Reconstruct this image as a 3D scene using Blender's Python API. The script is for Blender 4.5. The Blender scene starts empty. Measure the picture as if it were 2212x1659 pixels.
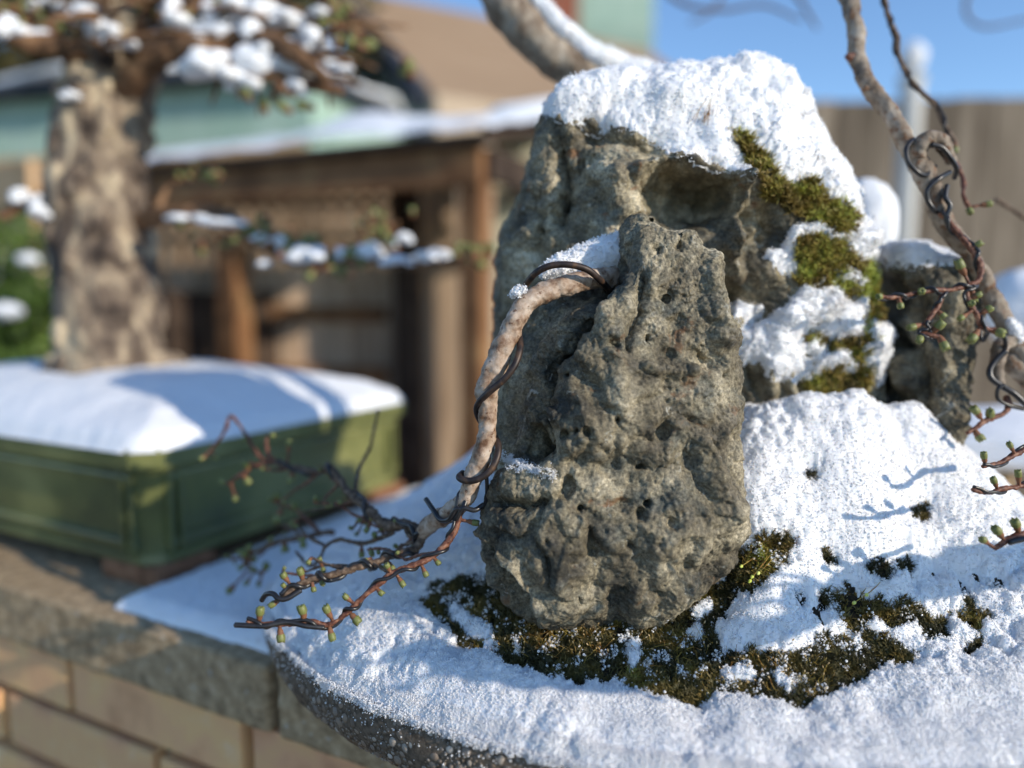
import bpy, bmesh, math, random
import numpy as np
from mathutils import Vector, Matrix, Euler

random.seed(7)
RNG = np.random.default_rng(11)
SC = bpy.context.scene
COL = SC.collection
R = math.radians

# ------------------------------------------------------------------ camera
F = 1650.0                      # focal length in units of the 2212 x 1659 survey grid
CZ = 1.083                      # eye height (wall top is 0.80)
PITCH = R(6.57)
cam_d = bpy.data.cameras.new('camera')
cam = bpy.data.objects.new('camera', cam_d)
COL.objects.link(cam)
cam.location = (0, 0, CZ)
cam.rotation_euler = (math.pi / 2 - PITCH, 0, 0)
cam_d.sensor_width = 36.0
cam_d.lens = F / 2212 * 36.0
cam_d.clip_start = 0.02
cam_d.clip_end = 400
cam_d.dof.use_dof = True
cam_d.dof.focus_distance = 0.455
cam_d.dof.aperture_fstop = 1.85
SC.camera = cam

# ------------------------------------------------------------------ world + sun
SUN_EL, SUN_AZ = R(22), R(-34)      # azimuth measured from +X towards +Y
sun_vec = Vector((math.cos(SUN_EL) * math.cos(SUN_AZ), math.cos(SUN_EL) * math.sin(SUN_AZ), math.sin(SUN_EL)))
world = bpy.data.worlds.new('World')
SC.world = world
world.use_nodes = True
wn = world.node_tree
sky = wn.nodes.new('ShaderNodeTexSky')
sky.sky_type = 'NISHITA'
sky.sun_disc = False
sky.sun_elevation = SUN_EL
sky.sun_rotation = math.atan2(sun_vec.x, sun_vec.y)
sky.air_density = 1.0
sky.dust_density = 0.0
sky.ozone_density = 4.2
sky.altitude = 600
bg = wn.nodes['Background']
bg.inputs['Strength'].default_value = 0.15
wn.links.new(sky.outputs['Color'], bg.inputs['Color'])
sun_d = bpy.data.lights.new('sun', 'SUN')
sun_d.energy = 3.0
sun_d.angle = R(0.53)
sun_d.color = (1.0, 0.90, 0.75)
sun = bpy.data.objects.new('sun', sun_d)
COL.objects.link(sun)
sun.rotation_euler = sun_vec.to_track_quat('Z', 'Y').to_euler()
SC.view_settings.view_transform = 'Standard'
SC.view_settings.look = 'None'
SC.view_settings.gamma = 1
SC.view_settings.use_curve_mapping = False
SC.view_settings.exposure = 0.54
SC.render.engine = 'CYCLES'
SC.cycles.use_denoising = True
SC.cycles.max_bounces = 6
SC.cycles.diffuse_bounces = 3
SC.cycles.glossy_bounces = 2
SC.cycles.transmission_bounces = 2
SC.cycles.sample_clamp_indirect = 4

# ------------------------------------------------------------------ geometry of the view (survey helpers)
ST, CT = math.sin(PITCH), math.cos(PITCH)

def P(px, py, d):
    """world point seen at survey pixel (px, py) at depth d metres"""
    a = (px - 1106.0) / F * d
    b = (829.5 - py) / F * d
    return np.array((a, d * CT + b * ST, CZ - d * ST + b * CT))

def PS(pts):
    return np.array([P(*p) for p in pts])

def proj(V):
    V = np.asarray(V, float)
    y = V[..., 1]
    z = V[..., 2] - CZ
    d = y * CT - z * ST
    b = y * ST + z * CT
    return 1106.0 + V[..., 0] / d * F, 829.5 - b / d * F, d

def mm(px, d):
    return px * d / F

# ------------------------------------------------------------------ numpy noise
def _hash(ix, iy, iz, seed):
    h = (ix.astype(np.int64) * 374761393 + iy.astype(np.int64) * 668265263 + iz.astype(np.int64) * 2147483647 + seed * 1274126177) & 0xFFFFFFFF
    h = ((h ^ (h >> 13)) * 1274126177) & 0xFFFFFFFF
    h = ((h ^ (h >> 16)) * 2246822519) & 0xFFFFFFFF
    h = h ^ (h >> 15)
    return h

def gnoise(Pn, seed=0):
    Pn = np.asarray(Pn, float)
    i = np.floor(Pn).astype(np.int64)
    f = Pn - i
    u = f * f * f * (f * (f * 6 - 15) + 10)
    out = np.zeros(len(Pn))
    for cx in (0, 1):
        wx = u[:, 0] if cx else 1 - u[:, 0]
        for cy in (0, 1):
            wy = u[:, 1] if cy else 1 - u[:, 1]
            for cz in (0, 1):
                wz = u[:, 2] if cz else 1 - u[:, 2]
                h = _hash(i[:, 0] + cx, i[:, 1] + cy, i[:, 2] + cz, seed)
                g = ((h & 1023) / 511.5 - 1) * (f[:, 0] - cx) + (((h >> 10) & 1023) / 511.5 - 1) * (f[:, 1] - cy) + (((h >> 20) & 1023) / 511.5 - 1) * (f[:, 2] - cz)
                out += wx * wy * wz * g
    return out * 1.3

def fbm(Pn, freq, octaves=4, seed=0, gain=0.5, ridged=False):
    out = np.zeros(len(Pn))
    a = 1.0
    for o in range(octaves):
        n = gnoise(Pn * freq + 17.3 * o, seed + o)
        if ridged:
            n = 1 - 2 * np.abs(n) * 1.6
        out += a * n
        a *= gain
        freq *= 2.03
    return out

def worley(Pn, freq, seed=0):
    Q = np.asarray(Pn, float) * freq
    i = np.floor(Q).astype(np.int64)
    best = np.full(len(Q), 9.0)
    rid = np.zeros(len(Q))
    for dx in (-1, 0, 1):
        for dy in (-1, 0, 1):
            for dz in (-1, 0, 1):
                c0, c1, c2 = i[:, 0] + dx, i[:, 1] + dy, i[:, 2] + dz
                h = _hash(c0, c1, c2, seed)
                d2 = (c0 + (h & 1023) / 1023 - Q[:, 0]) ** 2 + (c1 + ((h >> 10) & 1023) / 1023 - Q[:, 1]) ** 2 + (c2 + ((h >> 20) & 1023) / 1023 - Q[:, 2]) ** 2
                m = d2 < best
                best[m] = d2[m]
                rid[m] = (((h * 2654435761) & 0xFFFFFFFF) >> 8)[m] / float(1 << 24)
    return np.sqrt(best), rid

def facets(Pn, freq, seed=0):
    """broken planes: each cell is a tilted flat chip, meeting its neighbours in a groove"""
    Q = np.asarray(Pn, float) * freq
    i = np.floor(Q).astype(np.int64)
    b1 = np.full(len(Q), 9.0); b2 = b1.copy(); til = np.zeros(len(Q)); lev = np.zeros(len(Q))
    for dx in (-1, 0, 1):
        for dy in (-1, 0, 1):
            for dz in (-1, 0, 1):
                c0, c1, c2 = i[:, 0] + dx, i[:, 1] + dy, i[:, 2] + dz
                h = _hash(c0, c1, c2, seed); g = _hash(c0, c1, c2, seed + 77)
                ox, oy, oz = Q[:, 0] - c0 - (h & 1023) / 1023, Q[:, 1] - c1 - ((h >> 10) & 1023) / 1023, Q[:, 2] - c2 - ((h >> 20) & 1023) / 1023
                d = np.sqrt(ox * ox + oy * oy + oz * oz)
                m = d < b1
                b2 = np.where(m, b1, np.minimum(b2, d)); b1 = np.where(m, d, b1)
                t = ((g & 1023) / 511.5 - 1) * ox + (((g >> 10) & 1023) / 511.5 - 1) * oy + (((g >> 20) & 1023) / 511.5 - 1) * oz
                til = np.where(m, t, til); lev = np.where(m, ((g >> 5) & 255) / 127.5 - 1, lev)
    e = sstep(0, .22, b2 - b1)
    return e * (til + .35 * lev) - .25 * (1 - e)

def clumps(Pn, seed=0):
    """rounded crumbs of snow in three sizes, about -1 .. 1 millimetres"""
    wob = np.column_stack([fbm(Pn, 60, 2, seed + q) for q in (1, 2, 3)]) * .0035
    a, _ = worley(Pn + wob, 95, seed)
    b, _ = worley(Pn + wob, 210, seed + 4)
    c, _ = worley(Pn, 480, seed + 8)
    m = np.clip(.55 + 1.7 * gnoise(Pn * 21, seed + 6), .06, 1.6)
    return m * (.0022 * (.42 - a * a) + .0017 * (.36 - b * b)) + .0009 * (.33 - c * c)

def sstep(a, b, x):
    t = np.clip((x - a) / (b - a), 0, 1)
    return t * t * (3 - 2 * t)

def poly_sd(px, py, poly):
    """signed distance in survey pixels to a closed outline, positive inside"""
    poly = np.asarray(poly, float)
    n = len(poly)
    best = np.full(px.shape, 1e9)
    ins = np.zeros(px.shape, bool)
    for k in range(n):
        x0, y0 = poly[k]
        x1, y1 = poly[(k + 1) % n]
        ex, ey = x1 - x0, y1 - y0
        t = np.clip(((px - x0) * ex + (py - y0) * ey) / (ex * ex + ey * ey + 1e-9), 0, 1)
        best = np.minimum(best, (px - x0 - t * ex) ** 2 + (py - y0 - t * ey) ** 2)
        if y0 != y1:
            c = (y0 > py) != (y1 > py)
            ins ^= c & (px < (x1 - x0) * (py - y0) / (y1 - y0) + x0)
    s = np.sqrt(best)
    return np.where(ins, s, -s)

def line_dist(px, py, line):
    best = np.full(px.shape, 1e9)
    line = np.asarray(line, float)
    for (x0, y0), (x1, y1) in zip(line[:-1], line[1:]):
        ex, ey = x1 - x0, y1 - y0
        t = np.clip(((px - x0) * ex + (py - y0) * ey) / (ex * ex + ey * ey + 1e-9), 0, 1)
        best = np.minimum(best, (px - x0 - t * ex) ** 2 + (py - y0 - t * ey) ** 2)
    return np.sqrt(best)

# ------------------------------------------------------------------ objects and tags
def tag(o, label=None, cat=None, group=None, kind=None):
    if label: o['label'] = label
    if cat: o['category'] = cat
    if group: o['group'] = group
    if kind: o['kind'] = kind
    return o

def empty(name, loc, rz=0.0):
    o = bpy.data.objects.new(name, None)
    o.empty_display_size = 0.02
    o.location = tuple(loc)
    o.rotation_euler = (0, 0, rz)
    COL.objects.link(o)
    return o

def link(o, parent=None):
    COL.objects.link(o)
    if parent is not None:
        o.parent = parent
        # parts built in world space under a moved Empty keep their place
        M = parent.matrix_basis if parent.parent is None else parent.parent.matrix_basis @ parent.matrix_parent_inverse @ parent.matrix_basis
        o.matrix_parent_inverse = M.inverted()
    return o

def np_mesh(name, V, Fc, smooth=True, loose=None, attrs=None):
    V = np.asarray(V, np.float32)
    me = bpy.data.meshes.new(name)
    nf, k = Fc.shape
    allv = V if loose is None else np.vstack((V, np.asarray(loose, np.float32)))
    me.vertices.add(len(allv))
    me.vertices.foreach_set('co', allv.ravel())
    me.loops.add(nf * k)
    me.loops.foreach_set('vertex_index', Fc.astype(np.int32).ravel())
    me.polygons.add(nf)
    me.polygons.foreach_set('loop_start', np.arange(0, nf * k, k, dtype=np.int32))
    me.polygons.foreach_set('use_smooth', np.full(nf, smooth, bool))
    if attrs:
        for nm, arr in attrs.items():
            a = me.attributes.new(nm, 'FLOAT', 'POINT')
            a.data.foreach_set('value', np.asarray(arr, np.float32))
    me.update(calc_edges=True)
    return me

def add(name, me, mat, parent=None):
    o = bpy.data.objects.new(name, me)
    if mat is not None:
        for m in (mat if isinstance(mat, (list, tuple)) else [mat]):
            me.materials.append(m)
    return link(o, parent)

class MB:
    """collects simple shapes into one mesh"""
    def __init__(s):
        s.bm = bmesh.new()
    def box(s, c, size, rz=0.0, bevel=0.0, M=None):
        r = bmesh.ops.create_cube(s.bm, size=1.0)
        T = Matrix.Translation(Vector(c)) @ Matrix.Rotation(rz, 4, 'Z') @ Matrix.Diagonal((*size, 1))
        if M is not None: T = M @ T
        bmesh.ops.transform(s.bm, matrix=T, verts=r['verts'])
        if bevel:
            es = list({e for v in r['verts'] for e in v.link_edges})
            bmesh.ops.bevel(s.bm, geom=es, offset=bevel, segments=2, affect='EDGES', profile=0.6)
        return s
    def poly(s, pts, thick):
        """a flat outline given thickness along its normal"""
        vs = [s.bm.verts.new(tuple(p)) for p in pts]
        f = s.bm.faces.new(vs)
        f.normal_update()
        n = f.normal.copy()
        r = bmesh.ops.extrude_face_region(s.bm, geom=[f])
        bmesh.ops.translate(s.bm, vec=n * -thick, verts=[v for v in r['geom'] if isinstance(v, bmesh.types.BMVert)])
        return s
    def mesh(s, name):
        bmesh.ops.recalc_face_normals(s.bm, faces=s.bm.faces)
        me = bpy.data.meshes.new(name)
        s.bm.to_mesh(me)
        s.bm.free()
        return me
    def build(s, name, mat, parent=None, smooth=False):
        me = s.mesh(name)
        if smooth:
            me.polygons.foreach_set('use_smooth', np.ones(len(me.polygons), bool))
        return add(name, me, mat, parent)

def local_part(o, parent):
    """re-parent so that the mesh coordinates are the parent's own"""
    o.parent = parent
    o.matrix_parent_inverse = Matrix.Identity(4)
    return o

# ------------------------------------------------------------------ tubes
def catmull(pts, n):
    pts = np.asarray(pts, float)
    if len(pts) == 2:
        t = np.linspace(0, 1, n)[:, None]
        return pts[0] * (1 - t) + pts[1] * t
    ext = np.vstack((2 * pts[0] - pts[1], pts, 2 * pts[-1] - pts[-2]))
    m = len(pts) - 1
    seg = np.linalg.norm(np.diff(pts, axis=0)[:, :3], axis=1)
    cum = np.concatenate(([0], np.cumsum(seg)))
    s = np.linspace(0, cum[-1], n)
    k = np.clip(np.searchsorted(cum, s, side='right') - 1, 0, m - 1)
    t = ((s - cum[k]) / np.maximum(seg[k], 1e-9))[:, None]
    p0, p1, p2, p3 = ext[k], ext[k + 1], ext[k + 2], ext[k + 3]
    return 0.5 * (2 * p1 + (p2 - p0) * t + (2 * p0 - 5 * p1 + 4 * p2 - p3) * t ** 2 + (3 * p1 - p0 - 3 * p2 + p3) * t ** 3)

def frames(C):
    T = np.gradient(C, axis=0)
    T /= np.linalg.norm(T, axis=1, keepdims=True) + 1e-12
    n = np.cross(T[0], (0.3, 0.9, 0.2))
    n /= np.linalg.norm(n)
    N = [n]
    for k in range(1, len(C)):
        n = N[-1] - T[k] * np.dot(N[-1], T[k])
        n /= np.linalg.norm(n) + 1e-12
        N.append(n)
    N = np.array(N)
    return T, N, np.cross(T, N)

def tube_arrays(C, rad, seg=12, rough=0.0, rfreq=200.0, seed=0, lump=0.0):
    C = np.asarray(C, float)
    n = len(C)
    rad = np.broadcast_to(np.asarray(rad, float), (n,))
    T, N, B = frames(C)
    a = np.linspace(0, 2 * np.pi, seg, endpoint=False)
    ring = np.cos(a)[None, :, None] * N[:, None, :] + np.sin(a)[None, :, None] * B[:, None, :]
    V = C[:, None, :] + rad[:, None, None] * ring
    if rough or lump:
        flat = V.reshape(-1, 3)
        disp = np.zeros(len(flat))
        if rough: disp += rough * fbm(flat, rfreq, 3, seed)
        if lump: disp += lump * fbm(flat, rfreq * 0.25, 2, seed + 9)
        V = V + (disp.reshape(n, seg) * 1.0)[:, :, None] * ring
    V = np.vstack((V.reshape(-1, 3), C[0] - T[0] * rad[0] * 0.4, C[-1] + T[-1] * rad[-1] * 0.5))
    i = np.arange(n - 1)[:, None] * seg + np.arange(seg)[None, :]
    j = np.arange(n - 1)[:, None] * seg + (np.arange(seg)[None, :] + 1) % seg
    quads = np.stack((i, j, j + seg, i + seg), -1).reshape(-1, 4)
    s0, s1 = n * seg, n * seg + 1
    k = np.arange(seg)
    k2 = (k + 1) % seg
    cap0 = np.stack((np.full(seg, s0), k2, k, k), -1)
    o = (n - 1) * seg
    cap1 = np.stack((np.full(seg, s1), o + k, o + k2, o + k2), -1)
    tris = np.vstack((quads[:, [0, 1, 2]], quads[:, [0, 2, 3]], cap0[:, :3], cap1[:, :3]))
    return V, tris

def merge(parts):
    Vs, Fs, off = [], [], 0
    for V, Fc in parts:
        Vs.append(V); Fs.append(Fc + off); off += len(V)
    return np.vstack(Vs), np.vstack(Fs)

def tube(name, pts, rad, mat, parent=None, n=60, seg=12, rough=0.0, rfreq=200.0, seed=0, lump=0.0):
    pts = np.asarray(pts, float)
    if np.ndim(rad) == 0:
        Q = catmull(pts, n); r = np.full(n, rad)
    else:
        Q4 = catmull(np.column_stack((pts, rad)), n); Q, r = Q4[:, :3], np.maximum(Q4[:, 3], 1e-4)
    V, Fc = tube_arrays(Q, r, seg, rough, rfreq, seed, lump)
    return add(name, np_mesh(name, V, Fc), mat, parent)

def helix(pts, rad, turns, phase=0.0, gap=0.0, wire=0.001, n=None):
    """centre line of a wire wound round a branch"""
    pts = np.asarray(pts, float)
    n = n or int(24 * turns) + 12
    if np.ndim(rad) == 0:
        C = catmull(pts, n); r = np.full(n, rad)
    else:
        Q = catmull(np.column_stack((pts, rad)), n); C, r = Q[:, :3], Q[:, 3]
    T, N, B = frames(C)
    u_ = np.linspace(0, 1, n)
    a = phase + turns * 2 * np.pi * (u_ + .035 * np.sin(u_ * 17 + phase * 5) + .02 * np.sin(u_ * 41 + phase))
    rr = (r + wire * .8 + gap)[:, None]
    return C + rr * (np.cos(a)[:, None] * N + np.sin(a)[:, None] * B)

# ------------------------------------------------------------------ materials
def new_mat(name):
    m = bpy.data.materials.new(name)
    m.use_nodes = True
    nt = m.node_tree
    b = nt.nodes['Principled BSDF']
    return m, nt, b

def tex(nt, kind, scale=10, detail=4, rough=0.55, coord='Object', stretch=None, dist=0.0):
    tc = nt.nodes.new('ShaderNodeTexCoord')
    src = tc.outputs[coord]
    if coord == 'World':
        src = tc.outputs['Object']
    if stretch:
        mp = nt.nodes.new('ShaderNodeMapping')
        mp.inputs['Scale'].default_value = stretch
        nt.links.new(src, mp.inputs['Vector'])
        src = mp.outputs['Vector']
    if kind == 'noise':
        t = nt.nodes.new('ShaderNodeTexNoise')
        t.inputs['Scale'].default_value = scale
        t.inputs['Detail'].default_value = detail
        t.inputs['Roughness'].default_value = rough
        t.inputs['Distortion'].default_value = dist
        nt.links.new(src, t.inputs['Vector'])
        return t.outputs['Fac']
    t = nt.nodes.new('ShaderNodeTexVoronoi')
    t.inputs['Scale'].default_value = scale
    nt.links.new(src, t.inputs['Vector'])
    return t.outputs['Distance'] if kind == 'voronoi' else t.outputs['Color']

def ramp(nt, fac, stops):
    r = nt.nodes.new('ShaderNodeValToRGB')
    el = r.color_ramp.elements
    while len(el) < len(stops):
        el.new(0.5)
    for e, (p, c) in zip(el, stops):
        e.position = p
        e.color = (*c, 1) if not np.isscalar(c) else (c, c, c, 1)
    nt.links.new(fac, r.inputs['Fac'])
    return r.outputs['Color']

def mix(nt, fac, a, b, mode='MIX'):
    n = nt.nodes.new('ShaderNodeMix')
    n.data_type = 'RGBA'
    n.blend_type = mode
    for sock, v in ((n.inputs[0], fac), (n.inputs[6], a), (n.inputs[7], b)):
        if isinstance(v, bpy.types.NodeSocket): nt.links.new(v, sock)
        elif np.isscalar(v): sock.default_value = v if sock.type == 'VALUE' else (v, v, v, 1)
        else: sock.default_value = (*v, 1)
    return n.outputs[2]

def bump(nt, b, height, strength=0.5, dist=0.001, chain=None):
    n = nt.nodes.new('ShaderNodeBump')
    n.inputs['Strength'].default_value = strength
    n.inputs['Distance'].default_value = dist
    nt.links.new(height, n.inputs['Height'])
    if chain is not None: nt.links.new(chain, n.inputs['Normal'])
    nt.links.new(n.outputs['Normal'], b.inputs['Normal'])
    return n.outputs['Normal']

def simple(name, stops, scale, rough=0.8, detail=5, stretch=None, bscale=None, bstr=0.4, bdist=0.001, spec=0.3, rnd=0.0, coord='Object', kind='noise', dist=0.0):
    m, nt, b = new_mat(name)
    c = ramp(nt, tex(nt, kind, scale, detail, stretch=stretch, coord=coord, dist=dist), stops)
    if rnd:
        oi = nt.nodes.new('ShaderNodeObjectInfo')
        r = ramp(nt, oi.outputs['Random'], [(0, 1 - rnd), (1, 1 + rnd)])
        c = mix(nt, 1.0, c, r, 'MULTIPLY')
    nt.links.new(c, b.inputs['Base Color'])
    b.inputs['Roughness'].default_value = rough
    b.inputs['Specular IOR Level'].default_value = spec
    if bscale:
        bump(nt, b, tex(nt, 'noise', bscale, 4, stretch=stretch), bstr, bdist)
    return m

MAT = {}
def build_materials():
    # weathered volcanic rock
    for rock_name, gain in (('rock', 1.05), ('tall_rock', 1.4)):  # build_rock
     m, nt, b = new_mat(rock_name)
     base = ramp(nt, tex(nt, 'noise', 28, 8, 0.62), [(0.35, (.036, .033, .025)), (.45, (.115, .096, .063)), (.55, (.19, .162, .106)), (.68, (.40, .345, .24))])
     teal = ramp(nt, tex(nt, 'noise', 34, 6, 0.6, stretch=(1, 1, 1.3)), [(.54, 0.0), (.68, .75)])
     c = mix(nt, teal, base, (.075, .084, .074))
     fine = ramp(nt, tex(nt, 'noise', 520, 5, 0.7), [(.30, .28), (.5, .97), (.70, 1.85)])
     c = mix(nt, 1.0, c, fine, 'MULTIPLY')
     rust = ramp(nt, tex(nt, 'noise', 46, 5, .6, dist=.6), [(.635, 0.0), (.70, .75)])
     c = mix(nt, rust, c, (.16, .075, .03))
     pale = ramp(nt, tex(nt, 'noise', 75, 6, .7, dist=1.0), [(.62, 0.0), (.68, .7)])
     c = mix(nt, pale, c, (.44, .43, .37))
     dk = ramp(nt, tex(nt, 'noise', 21, 5, .6, dist=.8), [(.60, 0.0), (.70, .8)])
     c = mix(nt, dk, c, (.035, .035, .03))
     c = mix(nt, 1.0, c, (gain * 1.0, gain, gain * 1.0), 'MULTIPLY')
     nt.links.new(c, b.inputs['Base Color'])
     rr = ramp(nt, tex(nt, 'noise', 60, 4), [(.35, .42), (.6, .85)])
     nt.links.new(rr, b.inputs['Roughness'])
     b.inputs['Specular IOR Level'].default_value = .35
     n1 = bump(nt, b, tex(nt, 'noise', 420, 6, .7), .6, .0009)
     bump(nt, b, tex(nt, 'noise', 1500, 3, .6), .4, .0004, n1)
     MAT[rock_name] = m
    # snow
    m, nt, b = new_mat('snow')
    b.inputs['Base Color'].default_value = (.88, .885, .895, 1)
    b.inputs['Roughness'].default_value = .5
    b.inputs['Specular IOR Level'].default_value = .35
    b.inputs['Subsurface Weight'].default_value = .35
    b.inputs['Subsurface Radius'].default_value = (.7, .85, 1.0)
    b.inputs['Subsurface Scale'].default_value = .003
    bump(nt, b, tex(nt, 'noise', 800, 3, .6), .22, .0004)
    MAT['snow'] = m
    m, nt, b = new_mat('snow_soft')
    b.inputs['Base Color'].default_value = (.86, .87, .885, 1)
    b.inputs['Roughness'].default_value = .6
    bump(nt, b, tex(nt, 'noise', 160, 4, .6), .5, .002)
    MAT['snow_soft'] = m
    m, nt, b = new_mat('snow_grain')
    b.inputs['Base Color'].default_value = (.90, .905, .915, 1)
    b.inputs['Roughness'].default_value = .35
    b.inputs['Specular IOR Level'].default_value = .4
    b.inputs['Subsurface Weight'].default_value = .6
    b.inputs['Subsurface Radius'].default_value = (.8, .9, 1.0)
    b.inputs['Subsurface Scale'].default_value = .004
    MAT['grain'] = m
    # soil under the moss
    MAT['soil'] = simple('soil', [(.35, (.008, .006, .004)), (.55, (.022, .016, .008)), (.75, (.06, .038, .018))], 260, .85, 6, bscale=700, bstr=.9, bdist=.001)
    # moss, tint carried by each tuft
    m, nt, b = new_mat('moss')
    at = nt.nodes.new('ShaderNodeAttribute'); at.attribute_name = 'tint'
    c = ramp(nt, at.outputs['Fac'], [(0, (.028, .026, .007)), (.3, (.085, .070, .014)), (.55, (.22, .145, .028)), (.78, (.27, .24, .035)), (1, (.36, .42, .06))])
    nt.links.new(c, b.inputs['Base Color'])
    b.inputs['Roughness'].default_value = .6
    b.inputs['Subsurface Weight'].default_value = 0
    b.inputs['Transmission Weight'].default_value = 0
    MAT['moss'] = m
    # barks
    m, nt, b = new_mat('branch_bark')
    c = ramp(nt, tex(nt, 'noise', 120, 6, .6), [(.34, (.16, .082, .042)), (.47, (.36, .25, .17)), (.6, (.50, .39, .30)), (.72, (.58, .50, .41))])
    sp = ramp(nt, tex(nt, 'noise', 230, 4, .6), [(.60, 0.0), (.66, .85)])
    c = mix(nt, sp, c, (.13, .055, .025))
    nt.links.new(c, b.inputs['Base Color'])
    b.inputs['Roughness'].default_value = .62
    bump(nt, b, tex(nt, 'noise', 500, 5, .6), .7, .0006)
    MAT['bark'] = m
    m, nt, b = new_mat('old_bark')
    c = ramp(nt, tex(nt, 'noise', 60, 6, .65), [(.34, (.05, .033, .022)), (.46, (.20, .15, .105)), (.58, (.34, .28, .215)), (.70, (.47, .41, .34))])
    sp = ramp(nt, tex(nt, 'noise', 150, 5, .6), [(.56, 0.0), (.62, .85)])
    c = mix(nt, sp, c, (.17, .075, .03))
    nt.links.new(c, b.inputs['Base Color'])
    b.inputs['Roughness'].default_value = .75
    bump(nt, b, tex(nt, 'noise', 420, 5, .7), .9, .001)
    MAT['old_bark'] = m
    m, nt, b = new_mat('grey_bark')
    c = ramp(nt, tex(nt, 'noise', 95, 6, .6, stretch=(1, 1, .6)), [(.34, (.11, .068, .038)), (.47, (.24, .18, .125)), (.6, (.36, .295, .22)), (.72, (.55, .48, .40))])
    nt.links.new(c, b.inputs['Base Color'])
    b.inputs['Roughness'].default_value = .7
    bump(nt, b, tex(nt, 'noise', 600, 5, .65), .8, .0007)
    MAT['grey_bark'] = m
    MAT['flaky_bark'] = simple('flaky_bark', [(.36, (.035, .024, .018)), (.46, (.13, .095, .07)), (.54, (.26, .20, .14)), (.66, (.56, .45, .30))], 26, .85, 6, stretch=(1, 1, .55), bscale=90, bstr=1, bdist=.004, dist=.7)
    MAT['brown_bark'] = simple('brown_bark', [(.35, (.07, .04, .02)), (.55, (.19, .10, .05)), (.7, (.32, .19, .10))], 60, .8, 5, bscale=140, bstr=.7, bdist=.002)
    MAT['red_twig'] = simple('red_twig', [(.34, (.06, .022, .016)), (.5, (.16, .062, .036)), (.66, (.30, .15, .09))], 340, .5, 5, bscale=900, bstr=.7, bdist=.0004)
    MAT['dark_twig'] = simple('dark_twig', [(.35, (.055, .032, .022)), (.52, (.13, .085, .055)), (.68, (.27, .19, .13))], 300, .65, 5, bscale=800, bstr=.7, bdist=.0004)
    m, nt, b = new_mat('black_wire')
    c = ramp(nt, tex(nt, 'noise', 180, 4), [(.4, (.012, .012, .014)), (.65, (.03, .028, .028))])
    nt.links.new(c, b.inputs['Base Color'])
    b.inputs['Roughness'].default_value = .32
    MAT['black_wire'] = m
    m, nt, b = new_mat('brown_wire')
    c = ramp(nt, tex(nt, 'noise', 130, 5, dist=.5), [(.38, (.028, .020, .018)), (.56, (.06, .04, .032)), (.74, (.16, .085, .04))])
    nt.links.new(c, b.inputs['Base Color'])
    b.inputs['Roughness'].default_value = .5
    b.inputs['Metallic'].default_value = .35
    MAT['brown_wire'] = m
    m, nt, b = new_mat('bud_green')
    c = ramp(nt, tex(nt, 'noise', 900, 3), [(.35, (.10, .105, .03)), (.55, (.20, .22, .06)), (.7, (.38, .38, .15))])
    nt.links.new(c, b.inputs['Base Color'])
    b.inputs['Roughness'].default_value = .5
    b.inputs['Subsurface Weight'].default_value = .25
    b.inputs['Subsurface Radius'].default_value = (.6, 1, .2)
    b.inputs['Subsurface Scale'].default_value = .001
    MAT['bud'] = m
    MAT['bud_base'] = simple('bud_base', [(.4, (.14, .05, .025)), (.65, (.32, .16, .08))], 900, .6)
    MAT['stalk'] = simple('stalk', [(.4, (.30, .14, .03)), (.6, (.45, .33, .07))], 90, .45)
    MAT['capsule'] = simple('capsule', [(.4, (.50, .55, .08)), (.6, (.68, .70, .20))], 400, .4)
    MAT['straw'] = simple('straw', [(.4, (.42, .28, .12)), (.6, (.60, .46, .25))], 200, .6)
    # slab
    MAT['cement'] = simple('cement', [(.35, (.07, .052, .036)), (.6, (.18, .135, .095))], 300, .9, 5, bscale=900, bstr=.8, bdist=.0008)
    m, nt, b = new_mat('pebble')
    oi = nt.nodes.new('ShaderNodeObjectInfo')
    c = ramp(nt, oi.outputs['Random'], [(0, (.11, .085, .062)), (.3, (.21, .155, .11)), (.55, (.33, .25, .18)), (.75, (.24, .20, .165)), (.9, (.48, .41, .33)), (1, (.58, .51, .43))])
    sp = ramp(nt, tex(nt, 'noise', 700, 5), [(.35, .55), (.65, 1.35)])
    nt.links.new(mix(nt, 1, c, sp, 'MULTIPLY'), b.inputs['Base Color'])
    b.inputs['Roughness'].default_value = .78
    bump(nt, b, tex(nt, 'noise', 1200, 3), .4, .0004)
    MAT['pebble'] = m
    m, nt, b = new_mat('pebble_mass')
    c = ramp(nt, tex(nt, 'noise', 210, 2), [(.3, (.07, .055, .042)), (.5, (.19, .15, .11)), (.7, (.36, .31, .26))])
    nt.links.new(c, b.inputs['Base Color'])
    b.inputs['Roughness'].default_value = .5
    MAT['pebble_mass'] = m
    # wall
    m, nt, b = new_mat('brick')
    c = ramp(nt, tex(nt, 'noise', 16, 6, .6), [(.32, (.70, .37, .19)), (.46, (.87, .50, .26)), (.58, (.90, .56, .26)), (.72, (.88, .64, .42))])
    oi = nt.nodes.new('ShaderNodeObjectInfo')
    c = mix(nt, 1, c, ramp(nt, oi.outputs['Random'], [(0, (.86, .80, .82)), (.5, (1, .97, .92)), (1, (1.08, 1.0, .9))]), 'MULTIPLY')
    nt.links.new(c, b.inputs['Base Color'])
    b.inputs['Roughness'].default_value = .9
    bump(nt, b, tex(nt, 'noise', 220, 5, .65), .6, .0015)
    MAT['brick'] = m
    MAT['mortar'] = simple('mortar', [(.35, (.21, .17, .11)), (.65, (.33, .28, .19))], 120, .95, 5, bscale=400, bstr=.6, bdist=.001)
    m, nt, b = new_mat('coping')
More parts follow.
